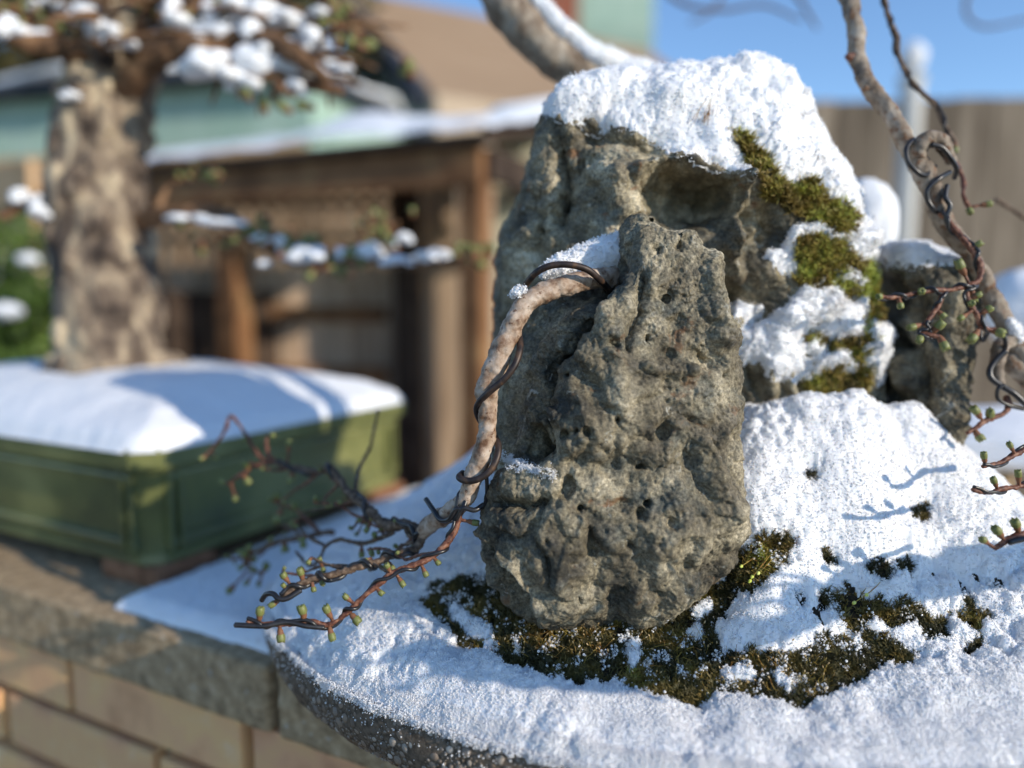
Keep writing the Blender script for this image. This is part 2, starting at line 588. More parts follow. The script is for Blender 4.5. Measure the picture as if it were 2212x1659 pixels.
    c = ramp(nt, tex(nt, 'noise', 75, 7, .72), [(.32, (.15, .10, .055)), (.48, (.40, .28, .155)), (.6, (.53, .385, .23)), (.74, (.72, .58, .42))])
    sp = ramp(nt, tex(nt, 'noise', 130, 3, .5), [(.66, 0.0), (.71, .8)])
    c = mix(nt, sp, c, (.52, .47, .40))
    nt.links.new(c, b.inputs['Base Color'])
    b.inputs['Roughness'].default_value = .92
    bump(nt, b, tex(nt, 'noise', 160, 6, .7), .8, .003)
    MAT['coping'] = m
    # green pot
    m, nt, b = new_mat('glaze')
    c = ramp(nt, tex(nt, 'noise', 9, 6, .6), [(.32, (.085, .095, .038)), (.5, (.155, .165, .055)), (.68, (.28, .275, .10))])
    nt.links.new(c, b.inputs['Base Color'])
    b.inputs['Roughness'].default_value = .30
    b.inputs['Specular IOR Level'].default_value = .6
    bump(nt, b, tex(nt, 'noise', 60, 3), .25, .002)
    MAT['glaze'] = m
    MAT['terracotta'] = simple('terracotta', [(.35, (.16, .07, .035)), (.65, (.30, .15, .08))], 60, .85)
    # wood and buildings behind
    MAT['cedar'] = simple('cedar', [(.32, (.13, .058, .022)), (.5, (.23, .108, .045)), (.68, (.32, .175, .075))], 9, .75, 5, stretch=(1, 1, 1), rnd=.12)
    MAT['dark_wood'] = simple('dark_wood', [(.35, (.03, .018, .012)), (.65, (.075, .05, .035))], 14, .85, 4, rnd=.15)
    MAT['fence_wood'] = simple('fence_wood', [(.32, (.12, .092, .066)), (.5, (.21, .168, .122)), (.68, (.32, .265, .20))], 5, .9, 5, stretch=(6, 6, .5), rnd=.3)
    MAT['gate_wood'] = simple('gate_wood', [(.32, (.36, .25, .165)), (.5, (.54, .39, .265)), (.68, (.68, .52, .37))], 5, .9, 5, stretch=(6, 6, .5), rnd=.3)
    MAT['tan_wood'] = simple('tan_wood', [(.35, (.50, .31, .16)), (.65, (.66, .44, .25))], 6, .85, 4, rnd=.1)
    MAT['tan_roof'] = simple('tan_roof', [(.35, (.33, .225, .14)), (.65, (.36, .25, .16))], 3, .9, 4, rnd=.02)
    MAT['tan_wall'] = simple('tan_wall', [(.35, (.44, .34, .24)), (.65, (.52, .41, .30))], 3, .9, 4)
    MAT['slate'] = simple('slate', [(.35, (.03, .036, .05)), (.65, (.055, .065, .085))], 6, .7, 4)
    MAT['mint'] = simple('mint', [(.35, (.32, .46, .37)), (.65, (.41, .54, .45))], 3, .75, 4, rnd=.07)
    MAT['red_brick'] = simple('red_brick', [(.35, (.22, .07, .04)), (.65, (.36, .13, .08))], 4, .9, 4)
    MAT['cream'] = simple('cream', [(.35, (.62, .56, .38)), (.65, (.72, .66, .48))], 3, .85, 4)
    MAT['pale_post'] = simple('pale_post', [(.35, (.52, .51, .47)), (.65, (.66, .65, .60))], 8, .7, 4)
    MAT['leaf'] = simple('leaf', [(.32, (.03, .055, .012)), (.5, (.075, .13, .022)), (.68, (.15, .21, .04))], 12, .6, 4)
    MAT['needles'] = simple('needles', [(.32, (.022, .026, .010)), (.5, (.055, .06, .018)), (.6, (.10, .072, .034)), (.72, (.12, .15, .03))], 3, .7, 5)
    MAT['ground'] = simple('ground', [(.35, (.075, .055, .038)), (.55, (.14, .11, .075)), (.7, (.22, .19, .14))], 2, .95, 6, bscale=30, bstr=.6, bdist=.01)
    MAT['patio'] = simple('patio', [(.35, (.20, .18, .15)), (.65, (.33, .30, .26))], 5, .9, 5, rnd=.12)
build_materials()

# snow crystals: every loose vertex with a 'grain' size carries one small faceted crystal
def grain_nodes():
    ng = bpy.data.node_groups.new('snow_crystals', 'GeometryNodeTree')
    ng.interface.new_socket('Geometry', in_out='INPUT', socket_type='NodeSocketGeometry')
    ng.interface.new_socket('Geometry', in_out='OUTPUT', socket_type='NodeSocketGeometry')
    N = ng.nodes
    gi, go = N.new('NodeGroupInput'), N.new('NodeGroupOutput')
    at = N.new('GeometryNodeInputNamedAttribute'); at.data_type = 'FLOAT'; at.inputs['Name'].default_value = 'grain'
    cmp = N.new('FunctionNodeCompare'); cmp.data_type = 'FLOAT'; cmp.operation = 'GREATER_THAN'; cmp.inputs[1].default_value = 1e-6
    ico = N.new('GeometryNodeMeshIcoSphere'); ico.inputs['Radius'].default_value = 1.0; ico.inputs['Subdivisions'].default_value = 1
    sm = N.new('GeometryNodeSetMaterial'); sm.inputs['Material'].default_value = MAT['grain']
    rv = N.new('FunctionNodeRandomValue'); rv.data_type = 'FLOAT_VECTOR'; rv.inputs[1].default_value = (6.28, 6.28, 6.28)
    iop = N.new('GeometryNodeInstanceOnPoints')
    jn = N.new('GeometryNodeJoinGeometry')
    L = ng.links.new
    L(at.outputs['Attribute'], cmp.inputs[0])
    L(gi.outputs[0], iop.inputs['Points'])
    L(cmp.outputs[0], iop.inputs['Selection'])
    L(ico.outputs['Mesh'], sm.inputs['Geometry'])
    L(sm.outputs['Geometry'], iop.inputs['Instance'])
    L(rv.outputs[0], iop.inputs['Rotation'])
    L(at.outputs['Attribute'], iop.inputs['Scale'])
    L(iop.outputs['Instances'], jn.inputs[0])
    L(gi.outputs[0], jn.inputs[0])
    L(jn.outputs[0], go.inputs[0])
    return ng
GRAINS = grain_nodes()

def snow_object(name, V, Fc, grains, sizes, label, cat='snow', mat='snow'):
    attr = np.concatenate((np.zeros(len(V)), sizes)) if len(grains) else np.zeros(len(V))
    me = np_mesh(name, V, Fc, True, grains if len(grains) else None, {'grain': attr})
    o = add(name, me, MAT[mat])
    tag(o, label, cat, kind='stuff')
    md = o.modifiers.new('crystals', 'NODES')
    md.node_group = GRAINS
    return o

_ICO = {}
def _ico(s):
    if s not in _ICO:
        b = bmesh.new(); bmesh.ops.create_icosphere(b, subdivisions=s, radius=1.0)
        _ICO[s] = (np.array([v.co[:] for v in b.verts]), np.array([[v.index for v in f.verts] for f in b.faces])); b.free()
    return _ICO[s]
def IVO(r, s, seed): 
    V = _ico(s)[0]
    return V * r * (1 + .16 * fbm(V + seed * 1.7, 1.5, 3, seed))[:, None]
def IVF(s): return _ico(s)[1]

# ================================================================== THE LARGE STRUCTURE
ZW = 0.80                                  # top of the garden wall
WALL_ANG = math.atan2(-0.467, 0.884)
W0 = np.array((-0.172, 0.56, 0.0))         # a point on the wall face, at the coping joint
UX = np.array((0.884, -0.467, 0)); VY = np.array((0.467, 0.884, 0))
def WL(x, y, z): return W0 + UX * x + VY * y + np.array((0, 0, z))

def setting():
    g = MB(); g.box((0, 90, -0.06), (260, 260, 0.1))
    tag(g.build('ground', MAT['ground']), kind='structure')
    # paving strip behind the wall
    p = MB(); p.box((0, 2.2, -0.004), (9, 2.2, 0.016))
    tag(p.build('patio', MAT['patio']), kind='structure')

def garden_wall():
    w = empty('garden_wall', W0, WALL_ANG)
    tag(w, 'low orange brick wall with grey stone coping under the two bonsai pots', 'wall')
    H = 0.053; MOR = 0.011; top = ZW - 0.055
    b = MB()
    b.box((-0.3, 0.25, top / 2), (3.0, 0.476, top - 0.002))
    local_part(b.build('mortar', MAT['mortar']), w)
    L = 0.221
    for row in range(7):
        z = top - 0.001 - H / 2 - row * (H + MOR)
        x = -0.05 - 5 * (L + MOR) + (0.5 * (L + MOR) if row % 2 else 0)
        for k in range(9):
            q = MB()
            jx, jz = random.uniform(-.0015, .0015), random.uniform(-.001, .001)
            q.box((x + k * (L + MOR) - L / 2 + jx, 0.05 - 0.004 + random.uniform(-.0012, .0012), z + jz), (L - random.uniform(0, .003), 0.1, H), bevel=0.003)
            local_part(q.build('brick', MAT['brick']), w)
    for x0, x1 in ((-1.27, -0.655), (-0.645, -0.014), (-0.003, 0.62), (0.63, 1.25)):
        q = MB()
        q.box(((x0 + x1) / 2, 0.24, ZW - 0.0275), (x1 - x0, 0.50, 0.055), bevel=0.004)
        me = q.mesh('coping_stone')
        bm = bmesh.new(); bm.from_mesh(me)
        bmesh.ops.subdivide_edges(bm, edges=[e for e in bm.edges if e.calc_length() > .02], cuts=40, use_grid_fill=True)
        bm.to_mesh(me); bm.free()
        V = np.array([v.co[:] for v in me.vertices])
        n = np.array([v.normal[:] for v in me.vertices])
        V += n * (fbm(V, 60, 4, 5) * .0016)[:, None]
        me.vertices.foreach_set('co', V.astype(np.float32).ravel())
        me.polygons.foreach_set('use_smooth', np.ones(len(me.polygons), bool))
        o = add('coping_stone', me, MAT['coping'])
        local_part(o, w)
    return w

# ---------------------------------------------------------------- rocks
def grid_normals(G):
    """G: (nt, na, 3), closed round the second axis"""
    da = np.roll(G, -1, 1) - np.roll(G, 1, 1)
    dt = np.empty_like(G)
    dt[1:-1] = G[2:] - G[:-2]; dt[0] = G[1] - G[0]; dt[-1] = G[-1] - G[-2]
    n = np.cross(dt, da)
    n /= np.linalg.norm(n, axis=2, keepdims=True) + 1e-12
    return n

def smooth1(a, k):
    if k < 1: return a
    w = np.hanning(2 * k + 3)[1:-1]; w /= w.sum()
    return np.convolve(np.pad(a, k, mode='edge'), w, 'valid')

def soften(G, k, turns=2):
    for _ in range(turns):
        w = np.hanning(2 * k + 3)[1:-1]; w /= w.sum()
        A = sum(wi * np.roll(G, i - k, 1) for i, wi in enumerate(w))
        Pd = np.pad(A, ((k, k), (0, 0), (0, 0)), mode='edge')
        G = sum(wi * Pd[i:i + len(G)] for i, wi in enumerate(w))
    return G

class Rock:
    def __init__(s, rows, nt, na, seed, dents=(), grooves=(), regions=(), amp=(.006, .003, .0011), pit=.0016, ex=.85, slim=1.0):
        rows = np.array(rows, float)
        rows[:, 4] *= slim                 # py, left, right, depth of the middle, thickness
        ds = np.abs(np.diff(rows[:, 0])) + .35 * np.abs(np.diff(rows[:, 2] - rows[:, 1]))
        cum = np.concatenate(([0], np.cumsum(ds)))
        t = np.linspace(0, cum[-1], nt)
        k = max(2, nt // 45)
        R_ = [smooth1(np.interp(t, cum, rows[:, c]), k if c else 1) for c in range(5)]
        py, lx, rx, dc, th = R_
        py = np.interp(t, cum, rows[:, 0])
        u = np.linspace(-1, 1, na, endpoint=False)
        phi = np.pi * (.60 * u + .40 * u ** 3)
        a = -np.pi / 2 + phi
        ca, sa = np.cos(a), np.sin(a)
        cx = np.sign(ca) * np.abs(ca) ** ex; cy = np.sign(sa) * np.abs(sa) ** ex
        gl, gr = lx.copy(), rx.copy()           # outline asked for
        for turn in (0, 1):
         s.shape(seed, lx, rx, py, dc, th, cx, cy, nt, na, dents, grooves, regions, amp, pit)
         X, Y, D = proj(s.G)
         if turn < 1:
             lx = lx - .9 * smooth1(X.min(1) - gl, nt // 24); rx = rx - .9 * smooth1(X.max(1) - gr, nt // 24)

    def shape(s, seed, lx, rx, py, dc, th, cx, cy, nt, na, dents, grooves, regions, amp, pit):
        tl, tr = lx.copy(), rx.copy()
        for it in range(4):
            A = np.array([P(l, p, d) for l, p, d in zip(tl, py, dc)]); B = np.array([P(r, p, d) for r, p, d in zip(tr, py, dc)])
            ctr, hw = (A + B) / 2, (B[:, 0] - A[:, 0]) / 2
            G = np.empty((nt, na, 3))
            G[:, :, 0] = ctr[:, 0:1] + hw[:, None] * cx[None]
            G[:, :, 1] = ctr[:, 1:2] + th[:, None] / 2 * cy[None]
            G[:, :, 2] = ctr[:, 2:3]
            X, Y, D = proj(G)
            tl += (lx - X.min(1)) * .8; tr += (rx - X.max(1)) * .8
        n = grid_normals(G)
        flat = G.reshape(-1, 3)
        # broad shape
        wq = flat + np.column_stack([fbm(flat, 40, 2, seed + 100 + q) for q in range(3)]) * .010
        disp = amp[0] * fbm(flat, 16, 3, seed) + amp[1] * .6 * fbm(flat, 55, 3, seed + 20) + .0060 * (np.abs(gnoise(wq * 15, seed + 110)) * 2 - .5) + .0010 * (np.abs(gnoise(wq * 48, seed + 111)) * 2 - .5) + .0060 * facets(wq * (1, 1, .75), 20, seed + 120) + .0010 * facets(wq, 55, seed + 130)
        X, Y, D = proj(flat)
        nf = n.reshape(-1, 3)
        view = flat - np.array((0, 0, CZ)); view /= np.linalg.norm(view, axis=1, keepdims=True)
        fw = sstep(.30, -.15, (nf * view).sum(1)); front = fw > 0
        wx = X + 9 * fbm(flat, 70, 2, seed + 31); wy = Y + 9 * fbm(flat, 70, 2, seed + 37)
        for (qx, qy, r, dep) in dents:
            dd = np.hypot(wx - qx, wy - qy) / r
            m = front & (dd < 1)
            disp[m] -= 1.3 * dep * fw[m] * (1 - dd[m] ** 2) ** 1.3
        for (line, w, dep) in grooves:
            dd = line_dist(wx, wy, line) / w
            m = front & (dd < 2.5)
            disp[m] -= 1.45 * dep * fw[m] * np.exp(-dd[m] ** 2)
        for (poly, rampw, dep) in regions:
            sdp = poly_sd(wx, wy, poly)
            m = front & (sdp > -rampw)
            disp[m] -= dep * fw[m] * sstep(-rampw, rampw, sdp[m])
        G = G + (disp[:, None] * nf).reshape(G.shape)
        n = grid_normals(G); nf = n.reshape(-1, 3); flat = G.reshape(-1, 3)
        s.B = soften(G, 7)
        # middle and fine relief with pores
        d2 = amp[2] * (fbm(flat, 150, 3, seed + 50) + .8 * fbm(flat, 420, 3, seed + 60))
        w1, r1 = worley(flat, 95, seed + 70)
        d2 -= pit * 2.0 * (r1 > .93) * sstep(.46, .12, w1)
        w2, r2 = worley(flat, 260, seed + 80)
        d2 -= pit * .75 * (r2 > .80) * sstep(.5, .15, w2)
        d2 += .0010 * fbm(flat, 75, 3, seed + 90, ridged=True)
        G = G + (d2[:, None] * nf).reshape(G.shape)
        s.G, s.n = G, grid_normals(G)
        s.nt, s.na = nt, na

    def faces(s):
        i = np.arange(s.nt - 1)[:, None] * s.na + np.arange(s.na)[None, :]
        j = np.arange(s.nt - 1)[:, None] * s.na + (np.arange(s.na)[None, :] + 1) % s.na
        return np.stack((i, i + s.na, j + s.na, j), -1).reshape(-1, 4)

    def build(s, name, mat, label, cat):
        o = add(name, np_mesh(name, s.G.reshape(-1, 3), s.faces()), mat)
        return tag(o, label, cat)

def grains_on(Pt, Nm, wgt, count, lo, hi, lift=.0002, jitter=.0006):
    """Pt, Nm: surface points and normals, wgt: weight of each"""
    p = np.clip(wgt, 0, None); p = p / p.sum()
    k = RNG.choice(len(Pt), count, p=p)
    r = lo + (hi - lo) * RNG.random(count) ** 2.6
    pos = Pt[k] + RNG.normal(0, jitter, (count, 3)) + Nm[k] * (lift + r * .3)[:, None]
    return pos, r

def rock_snow(rock, E, thick, name, label, count, ngr=(.00022, .00062), up=.65, lump=.0009, keep=None, seed=3):
    """snow lying where E (survey pixels, positive inside) is above zero"""
    flat, nf = rock.G.reshape(-1, 3), rock.n.reshape(-1, 3)
    e = E + 7 * fbm(flat, 110, 3, seed) + 7 * fbm(flat, 320, 2, seed + 5)
    T = thick * (1 - np.exp(-np.clip(e, 0, None) / 22.0)) * (1 + .5 * fbm(flat, 55, 2, seed + 9))
    nb = grid_normals(rock.B).reshape(-1, 3)
    up = np.broadcast_to(np.asarray(up, float), (len(flat),))[:, None]
    d = nb * (1 - up) + np.array((0, 0, 1.0)) * up + np.array((0, -.05, 0))
    d /= np.linalg.norm(d, axis=1, keepdims=True)
    on = e > 1.5
    broad = rock.B.reshape(-1, 3)
    V = np.where(on[:, None], broad * np.clip(T / .004, 0, 1)[:, None] + flat * (1 - np.clip(T / .004, 0, 1))[:, None], flat)
    V = V + d * np.where(on, T + .0004, -.0008)[:, None]
    V = V + d * (on * (np.clip(T / .004, 0, 1) * 1.25 * clumps(broad, seed + 20)))[:, None]
    Fq = rock.faces()
    m = on[Fq].any(1)
    Fq = Fq[m]
    used, inv = np.unique(Fq, return_inverse=True)
    Fq = inv.reshape(-1, 4)
    Vu = V[used]
    # area weight per vertex so that grains do not crowd the poles
    Gn = V.reshape(rock.G.shape)
    ar = np.linalg.norm(np.cross(np.roll(Gn, -1, 1) - Gn, np.vstack((Gn[1:], Gn[-1:])) - Gn), axis=2).ravel()
    w = ar * np.where(e > -9, 1, 0) * np.clip((e + 9) / 14, 0, 1) ** 1.5
    if keep is not None: w = w * keep
    gp, gs = grains_on(np.where(on[:, None], V, flat), d, w, count, *ngr)
    return snow_object(name, Vu, Fq, gp, gs, label), e

def rock_masks(rock):
    flat, nf = rock.G.reshape(-1, 3), rock.n.reshape(-1, 3)
    X, Y, D = proj(flat)
    view = flat - np.array((0, 0, CZ)); view /= np.linalg.norm(view, axis=1, keepdims=True)
    return flat, nf, X, Y, (nf * view).sum(1)

FR_ROWS = [(476, 1405, 1420, .474, .010), (478, 1390, 1436, .474, .024), (486, 1362, 1470, .474, .042), (500, 1345, 1508, .474, .056), (525, 1336, 1531, .474, .066),
  (573, 1326, 1551, .474, .076), (610, 1285, 1563, .474, .084), (650, 1205, 1574, .474, .090), (690, 1155, 1587, .474, .094), (740, 1120, 1595, .474, .098),
  (800, 1096, 1606, .474, .100), (860, 1082, 1605, .474, .102), (940, 1076, 1604, .474, .104), (1000, 1074, 1606, .474, .104), (1050, 1052, 1608, .474, .106),
  (1100, 1036, 1608, .474, .106), (1154, 1034, 1606, .474, .104), (1202, 1037, 1597, .474, .098), (1243, 1048, 1562, .474, .090), (1280, 1072, 1512, .474, .080),
  (1302, 1110, 1488, .476, .070), (1322, 1175, 1472, .478, .056), (1340, 1250, 1455, .480, .040), (1352, 1310, 1430, .482, .026), (1358, 1350, 1400, .482, .010)]
FR_GROOVES = [
  ([(1329, 563), (1290, 625), (1262, 690), (1235, 740), (1185, 782), (1178, 830), (1160, 893), (1186, 930), (1192, 985)], 15, .0085),
  ([(1390, 590), (1385, 640), (1370, 700), (1358, 735)], 12, .006), ([(1350, 500), (1352, 545)], 9, .003),
  ([(1075, 1085), (1130, 1097), (1200, 1085), (1228, 1045)], 13, .0075), ([(1275, 1150), (1280, 1200)], 13, .006),
  ([(1530, 520), (1532, 580), (1545, 680), (1560, 745)], 15, -.0065), ([(1598, 870), (1560, 960), (1545, 1060), (1590, 1150)], 16, -.003),
  ([(1500, 900), (1495, 1000), (1530, 1080)], 16, .0028), ([(1400, 790), (1470, 800), (1510, 790)], 12, -.003),
  ([(1290, 650), (1330, 740), (1345, 880)], 26, -.003), ([(1235, 830), (1260, 900), (1290, 985)], 18, -.003),
  ([(1037, 1150), (1085, 1205), (1135, 1262), (1165, 1312)], 10, -.004), ([(1050, 1190), (1085, 1255), (1125, 1300)], 20, .008),
  ([(1185, 1060), (1240, 1130), (1330, 1180)], 26, -.003), ([(1395, 1210), (1420, 1290)], 18, .003), ([(1330, 1310), (1342, 1330)], 20, .008)]
FR_DENTS = [(1255, 690, 34, .012), (1300, 640, 20, .007), (1329, 744, 20, .008), (1358, 752, 11, .006), (1221, 938, 15, .009), (1273, 936, 17, .009), (1246, 934, 10, .006),
  (1127, 962, 52, .026), (1160, 975, 34, .014), (1336, 907, 13, .006), (1388, 1018, 12, .006), (1405, 730, 11, .005), (1568, 808, 9, .004), (1447, 640, 14, .006), (1534, 772, 40, .008),
  (1221, 810, 9, .005), (1399, 1088, 13, .008), (1385, 1117, 19, .007), (1451, 1131, 12, .005), (1254, 1100, 12, .006), (1189, 1165, 10, .003), (1353, 1291, 12, .006),
  (1425, 1287, 11, .006), (1249, 1300, 8, .004), (1360, 1176, 16, .005), (1190, 870, 14, .006), (1150, 800, 30, .006), (1320, 1010, 30, .005), (1430, 930, 26, .004),
  (1345, 1090, 22, .004), (1480, 1180, 34, .004), (1470, 700, 30, .004), (1420, 530, 18, .005), (1480, 520, 20, .004), (1240, 1210, 26, .003), (1590, 940, 26, .004)]
MR_ROWS = [(180, 1545, 1640, .556, .02), (184, 1480, 1662, .556, .05), (200, 1345, 1686, .556, .07), (216, 1232, 1700, .556, .09), (236, 1188, 1712, .556, .10), (267, 1157, 1735, .556, .108),
  (347, 1141, 1790, .556, .116), (410, 1124, 1832, .557, .120), (451, 1105, 1850, .559, .122), (500, 1078, 1872, .562, .124), (560, 1068, 1884, .566, .124), (640, 1066, 1890, .574, .124),
  (720, 1064, 1912, .582, .124), (800, 1062, 1914, .588, .124), (870, 1060, 1912, .592, .124), (1000, 1060, 1920, .594, .13), (1150, 1080, 1920, .594, .13)]
MR_GROOVES = [([(1205, 330), (1216, 400), (1210, 480)], 16, .009), ([(1330, 385), (1345, 460), (1320, 500)], 34, -.009), ([(1375, 375), (1460, 345), (1555, 375), (1600, 395)], 13, -.010),
  ([(1598, 390), (1600, 440), (1585, 495), (1592, 540)], 13, -.012), ([(1385, 400), (1378, 440), (1400, 480)], 10, -.004), ([(1260, 290), (1330, 300), (1400, 325)], 16, .005),
  ([(1150, 430), (1165, 560)], 16, .004), ([(1560, 470), (1590, 590)], 20, -.007), ([(1640, 560), (1700, 620), (1710, 680)], 30, -.006), ([(1590, 660), (1660, 690)], 18, .008),
  ([(1640, 440), (1660, 520)], 22, .006), ([(1660, 795), (1665, 850)], 14, -.006), ([(1612, 800), (1640, 850)], 12, .005), ([(1700, 800), (1715, 855)], 12, -.005)]
MR_DENTS = [(1440, 425, 72, .018), (1525, 425, 74, .026), (1480, 480, 50, .010), (1560, 430, 44, .012), (1218, 440, 24, .008), (1190, 460, 14, .005), (1610, 470, 34, .010),
  (1620, 540, 50, .010), (1570, 640, 50, .012), (1240, 370, 26, .003), (1280, 350, 22, .004), (1160, 500, 16, .004), (1640, 720, 40, .006)]
TR_ROWS = [(548, 1900, 1990, .585, .03), (556, 1885, 2050, .585, .06), (572, 1878, 2085, .585, .08), (611, 1872, 2124, .585, .10), (657, 1870, 2137, .585, .105), (737, 1868, 2112, .585, .11),
  (770, 1868, 2106, .585, .11), (836, 1870, 2098, .585, .115), (885, 1875, 2093, .585, .12), (968, 1880, 2075, .585, .12), (1080, 1890, 2060, .585, .12)]
TR_GROOVES = [([(1915, 770), (1945, 780), (1965, 830)], 16, -.010), ([(1990, 620), (1975, 760), (1990, 860)], 16, .006), ([(2060, 640), (2040, 800)], 18, -.005)]
TR_DENTS = [(1920, 640, 60, .012), (1925, 740, 40, .012), (2030, 720, 30, .005), (1990, 900, 30, .006)]

FR_REG = [([(1329, 563), (1290, 625), (1262, 690), (1235, 740), (1185, 782), (1178, 830), (1160, 893), (1186, 930), (1190, 985), (1150, 1008), (1040, 1010), (1040, 850), (1090, 690), (1200, 600)], 14, .013),
  ([(1395, 640), (1450, 600), (1500, 640), (1520, 760), (1480, 790), (1410, 770), (1385, 700)], 16, .0035), ([(1340, 980), (1480, 930), (1540, 1010), (1520, 1130), (1400, 1160), (1330, 1090)], 30, .004),
  ([(1020, 1140), (1060, 1190), (1130, 1262), (1165, 1330), (1060, 1330), (1010, 1230)], 10, .012), ([(1440, 1215), (1520, 1190), (1620, 1180), (1560, 1260), (1480, 1280)], 20, .006)]
MR_REG = [([(1388, 400), (1425, 366), (1555, 378), (1594, 400), (1596, 470), (1570, 505), (1480, 500), (1440, 485), (1392, 470)], 13, .010), ([(1590, 500), (1660, 440), (1720, 520), (1720, 660), (1610, 670), (1570, 600)], 22, .007)]
# snow outlines on the rocks, survey pixels
TOP_SNOW = [(1170, 245), (1193, 205), (1240, 120), (1700, 60), (1780, 240), (1870, 400), (1905, 480), (1910, 560), (1880, 600), (1860, 575), (1820, 535), (1768, 512), (1735, 520), (1722, 560), (1728, 604),
  (1690, 592), (1648, 552), (1690, 535), (1700, 500), (1764, 474), (1800, 505), (1838, 500), (1836, 464), (1816, 439), (1762, 433), (1764, 412), (1748, 390), (1718, 408), (1684, 402), (1656, 352), (1619, 307),
  (1572, 286), (1605, 330), (1631, 377), (1593, 369), (1551, 372), (1506, 351), (1454, 330), (1412, 312), (1377, 290), (1346, 278), (1322, 278), (1294, 299), (1263, 285), (1256, 271), (1218, 267)]
S3 = [(1734, 627), (1777, 608), (1807, 624), (1833, 651), (1866, 644), (1868, 677), (1862, 704), (1853, 743), (1833, 733), (1787, 730), (1761, 713), (1734, 727), (1714, 753), (1731, 786), (1741, 822), (1721, 818), (1675, 819),
  (1655, 796), (1648, 773), (1612, 780), (1595, 790), (1590, 737), (1605, 713), (1662, 694), (1695, 670)]
S4 = [(1728, 753), (1754, 733), (1781, 756), (1817, 760), (1843, 786), (1843, 811), (1817, 799), (1781, 799), (1748, 813)]
S5 = [(1880, 700), (1916, 704), (1921, 736), (1916, 770), (1900, 796), (1896, 822), (1866, 806), (1860, 780), (1866, 753), (1878, 730)]
S6 = [(1586, 664), (1645, 667), (1642, 687), (1609, 694), (1590, 688)]
S6B = [(1800, 590), (1838, 585), (1866, 615), (1856, 638), (1835, 620), (1805, 610)]
S7 = [(1860, 540), (1886, 490), (1966, 522), (2005, 527), (2048, 541), (2076, 560), (2050, 566), (1979, 586), (1933, 580), (1893, 590), (1860, 600)]
LEDGE = [(1076, 962), (1100, 985), (1140, 1003), (1195, 1018), (1200, 1036), (1150, 1030), (1110, 1008), (1078, 1000)]
FLANK_MOSS = [[(1575, 290), (1625, 310), (1660, 355), (1690, 400), (1760, 392), (1770, 440), (1815, 440), (1840, 470), (1838, 500), (1800, 505), (1764, 470), (1700, 450), (1660, 420), (1635, 370)],
  [(1700, 520), (1765, 515), (1840, 545), (1885, 580), (1890, 640), (1860, 655), (1800, 620), (1730, 615), (1705, 580)], [(1860, 600), (1895, 600), (1890, 700), (1862, 830), (1835, 860), (1790, 870), (1730, 830), (1840, 760)],
  [(1725, 722), (1790, 730), (1835, 750), (1820, 765), (1745, 745)]]

def rocks():
    out = {}
    fr = Rock(FR_ROWS, 560, 520, 3, FR_DENTS, FR_GROOVES, FR_REG, amp=(.0036, .0020, .0007), pit=.0012, ex=.80, slim=.80)
    fr.build('standing_rock', MAT['rock'], 'pitted grey upright rock standing in front, clasped by the wired branch', 'rock')
    mr = Rock(MR_ROWS, 480, 520, 14, MR_DENTS, MR_GROOVES, MR_REG, amp=(.0045, .0022, .0009), pit=.0014, ex=.78, slim=.88)
    mr.build('tall_rock', MAT['tall_rock'], 'tall hollowed grey rock behind, with a thick snow cap on its top', 'rock')
    tr = Rock(TR_ROWS, 300, 320, 25, TR_DENTS, TR_GROOVES, amp=(.005, .003, .0012), pit=.0013, ex=.8)
    tr.build('side_rock', MAT['rock'], 'dark rough rock at the right behind the budding red twigs', 'rock')
    out.update(fr=fr, mr=mr, tr=tr)
    # ---- snow on the tall rock
    flat, nf, X, Y, fc = rock_masks(mr)
    E = np.maximum.reduce([poly_sd(X, Y, TOP_SNOW)] + [poly_sd(X, Y, q) + 8 for q in (S3, S4, S5, S6, S6B)])
    back = fc > -.02
    E = np.where(back & (nf[:, 2] < .15) & (flat[:, 1] > .57), -30, E)
    E = np.where((X > 1720) & (nf[:, 2] < -.25), -30, E)
    thick = np.where(Y < 420, .0125, .0120)
    o, e = rock_snow(mr, E, thick, 'snow_cap', 'thick snow over the top and moss ledges of the tall rock', 70000, up=np.where(Y < 420, .7, .35))
    out['mr_e'] = e
    # ---- snow on the side rock
    flat, nf, X, Y, fc = rock_masks(tr)
    E = np.where(nf[:, 2] > .0, poly_sd(X, Y, S7), -30)
    E = np.where((nf[:, 2] > .5) & (Y < 575), np.maximum(E, 12), E)
    rock_snow(tr, E, .009, 'snow_shelf', 'snow lying along the top of the dark side rock', 20000, up=.8, seed=8)
    # ---- little snow on the ledge of the standing rock
    flat, nf, X, Y, fc = rock_masks(fr)
    E = np.where(fc < .1, poly_sd(X, Y, LEDGE), -30)
    E = E - 3 + 10 * fbm(flat, 160, 2, 77)
    rock_snow(fr, E, .0028, 'snow_dusting', 'dusting of snow on the hollow ledge at the left of the standing rock', 2600, ngr=(.0002, .0005), up=.6, seed=12)
    return out

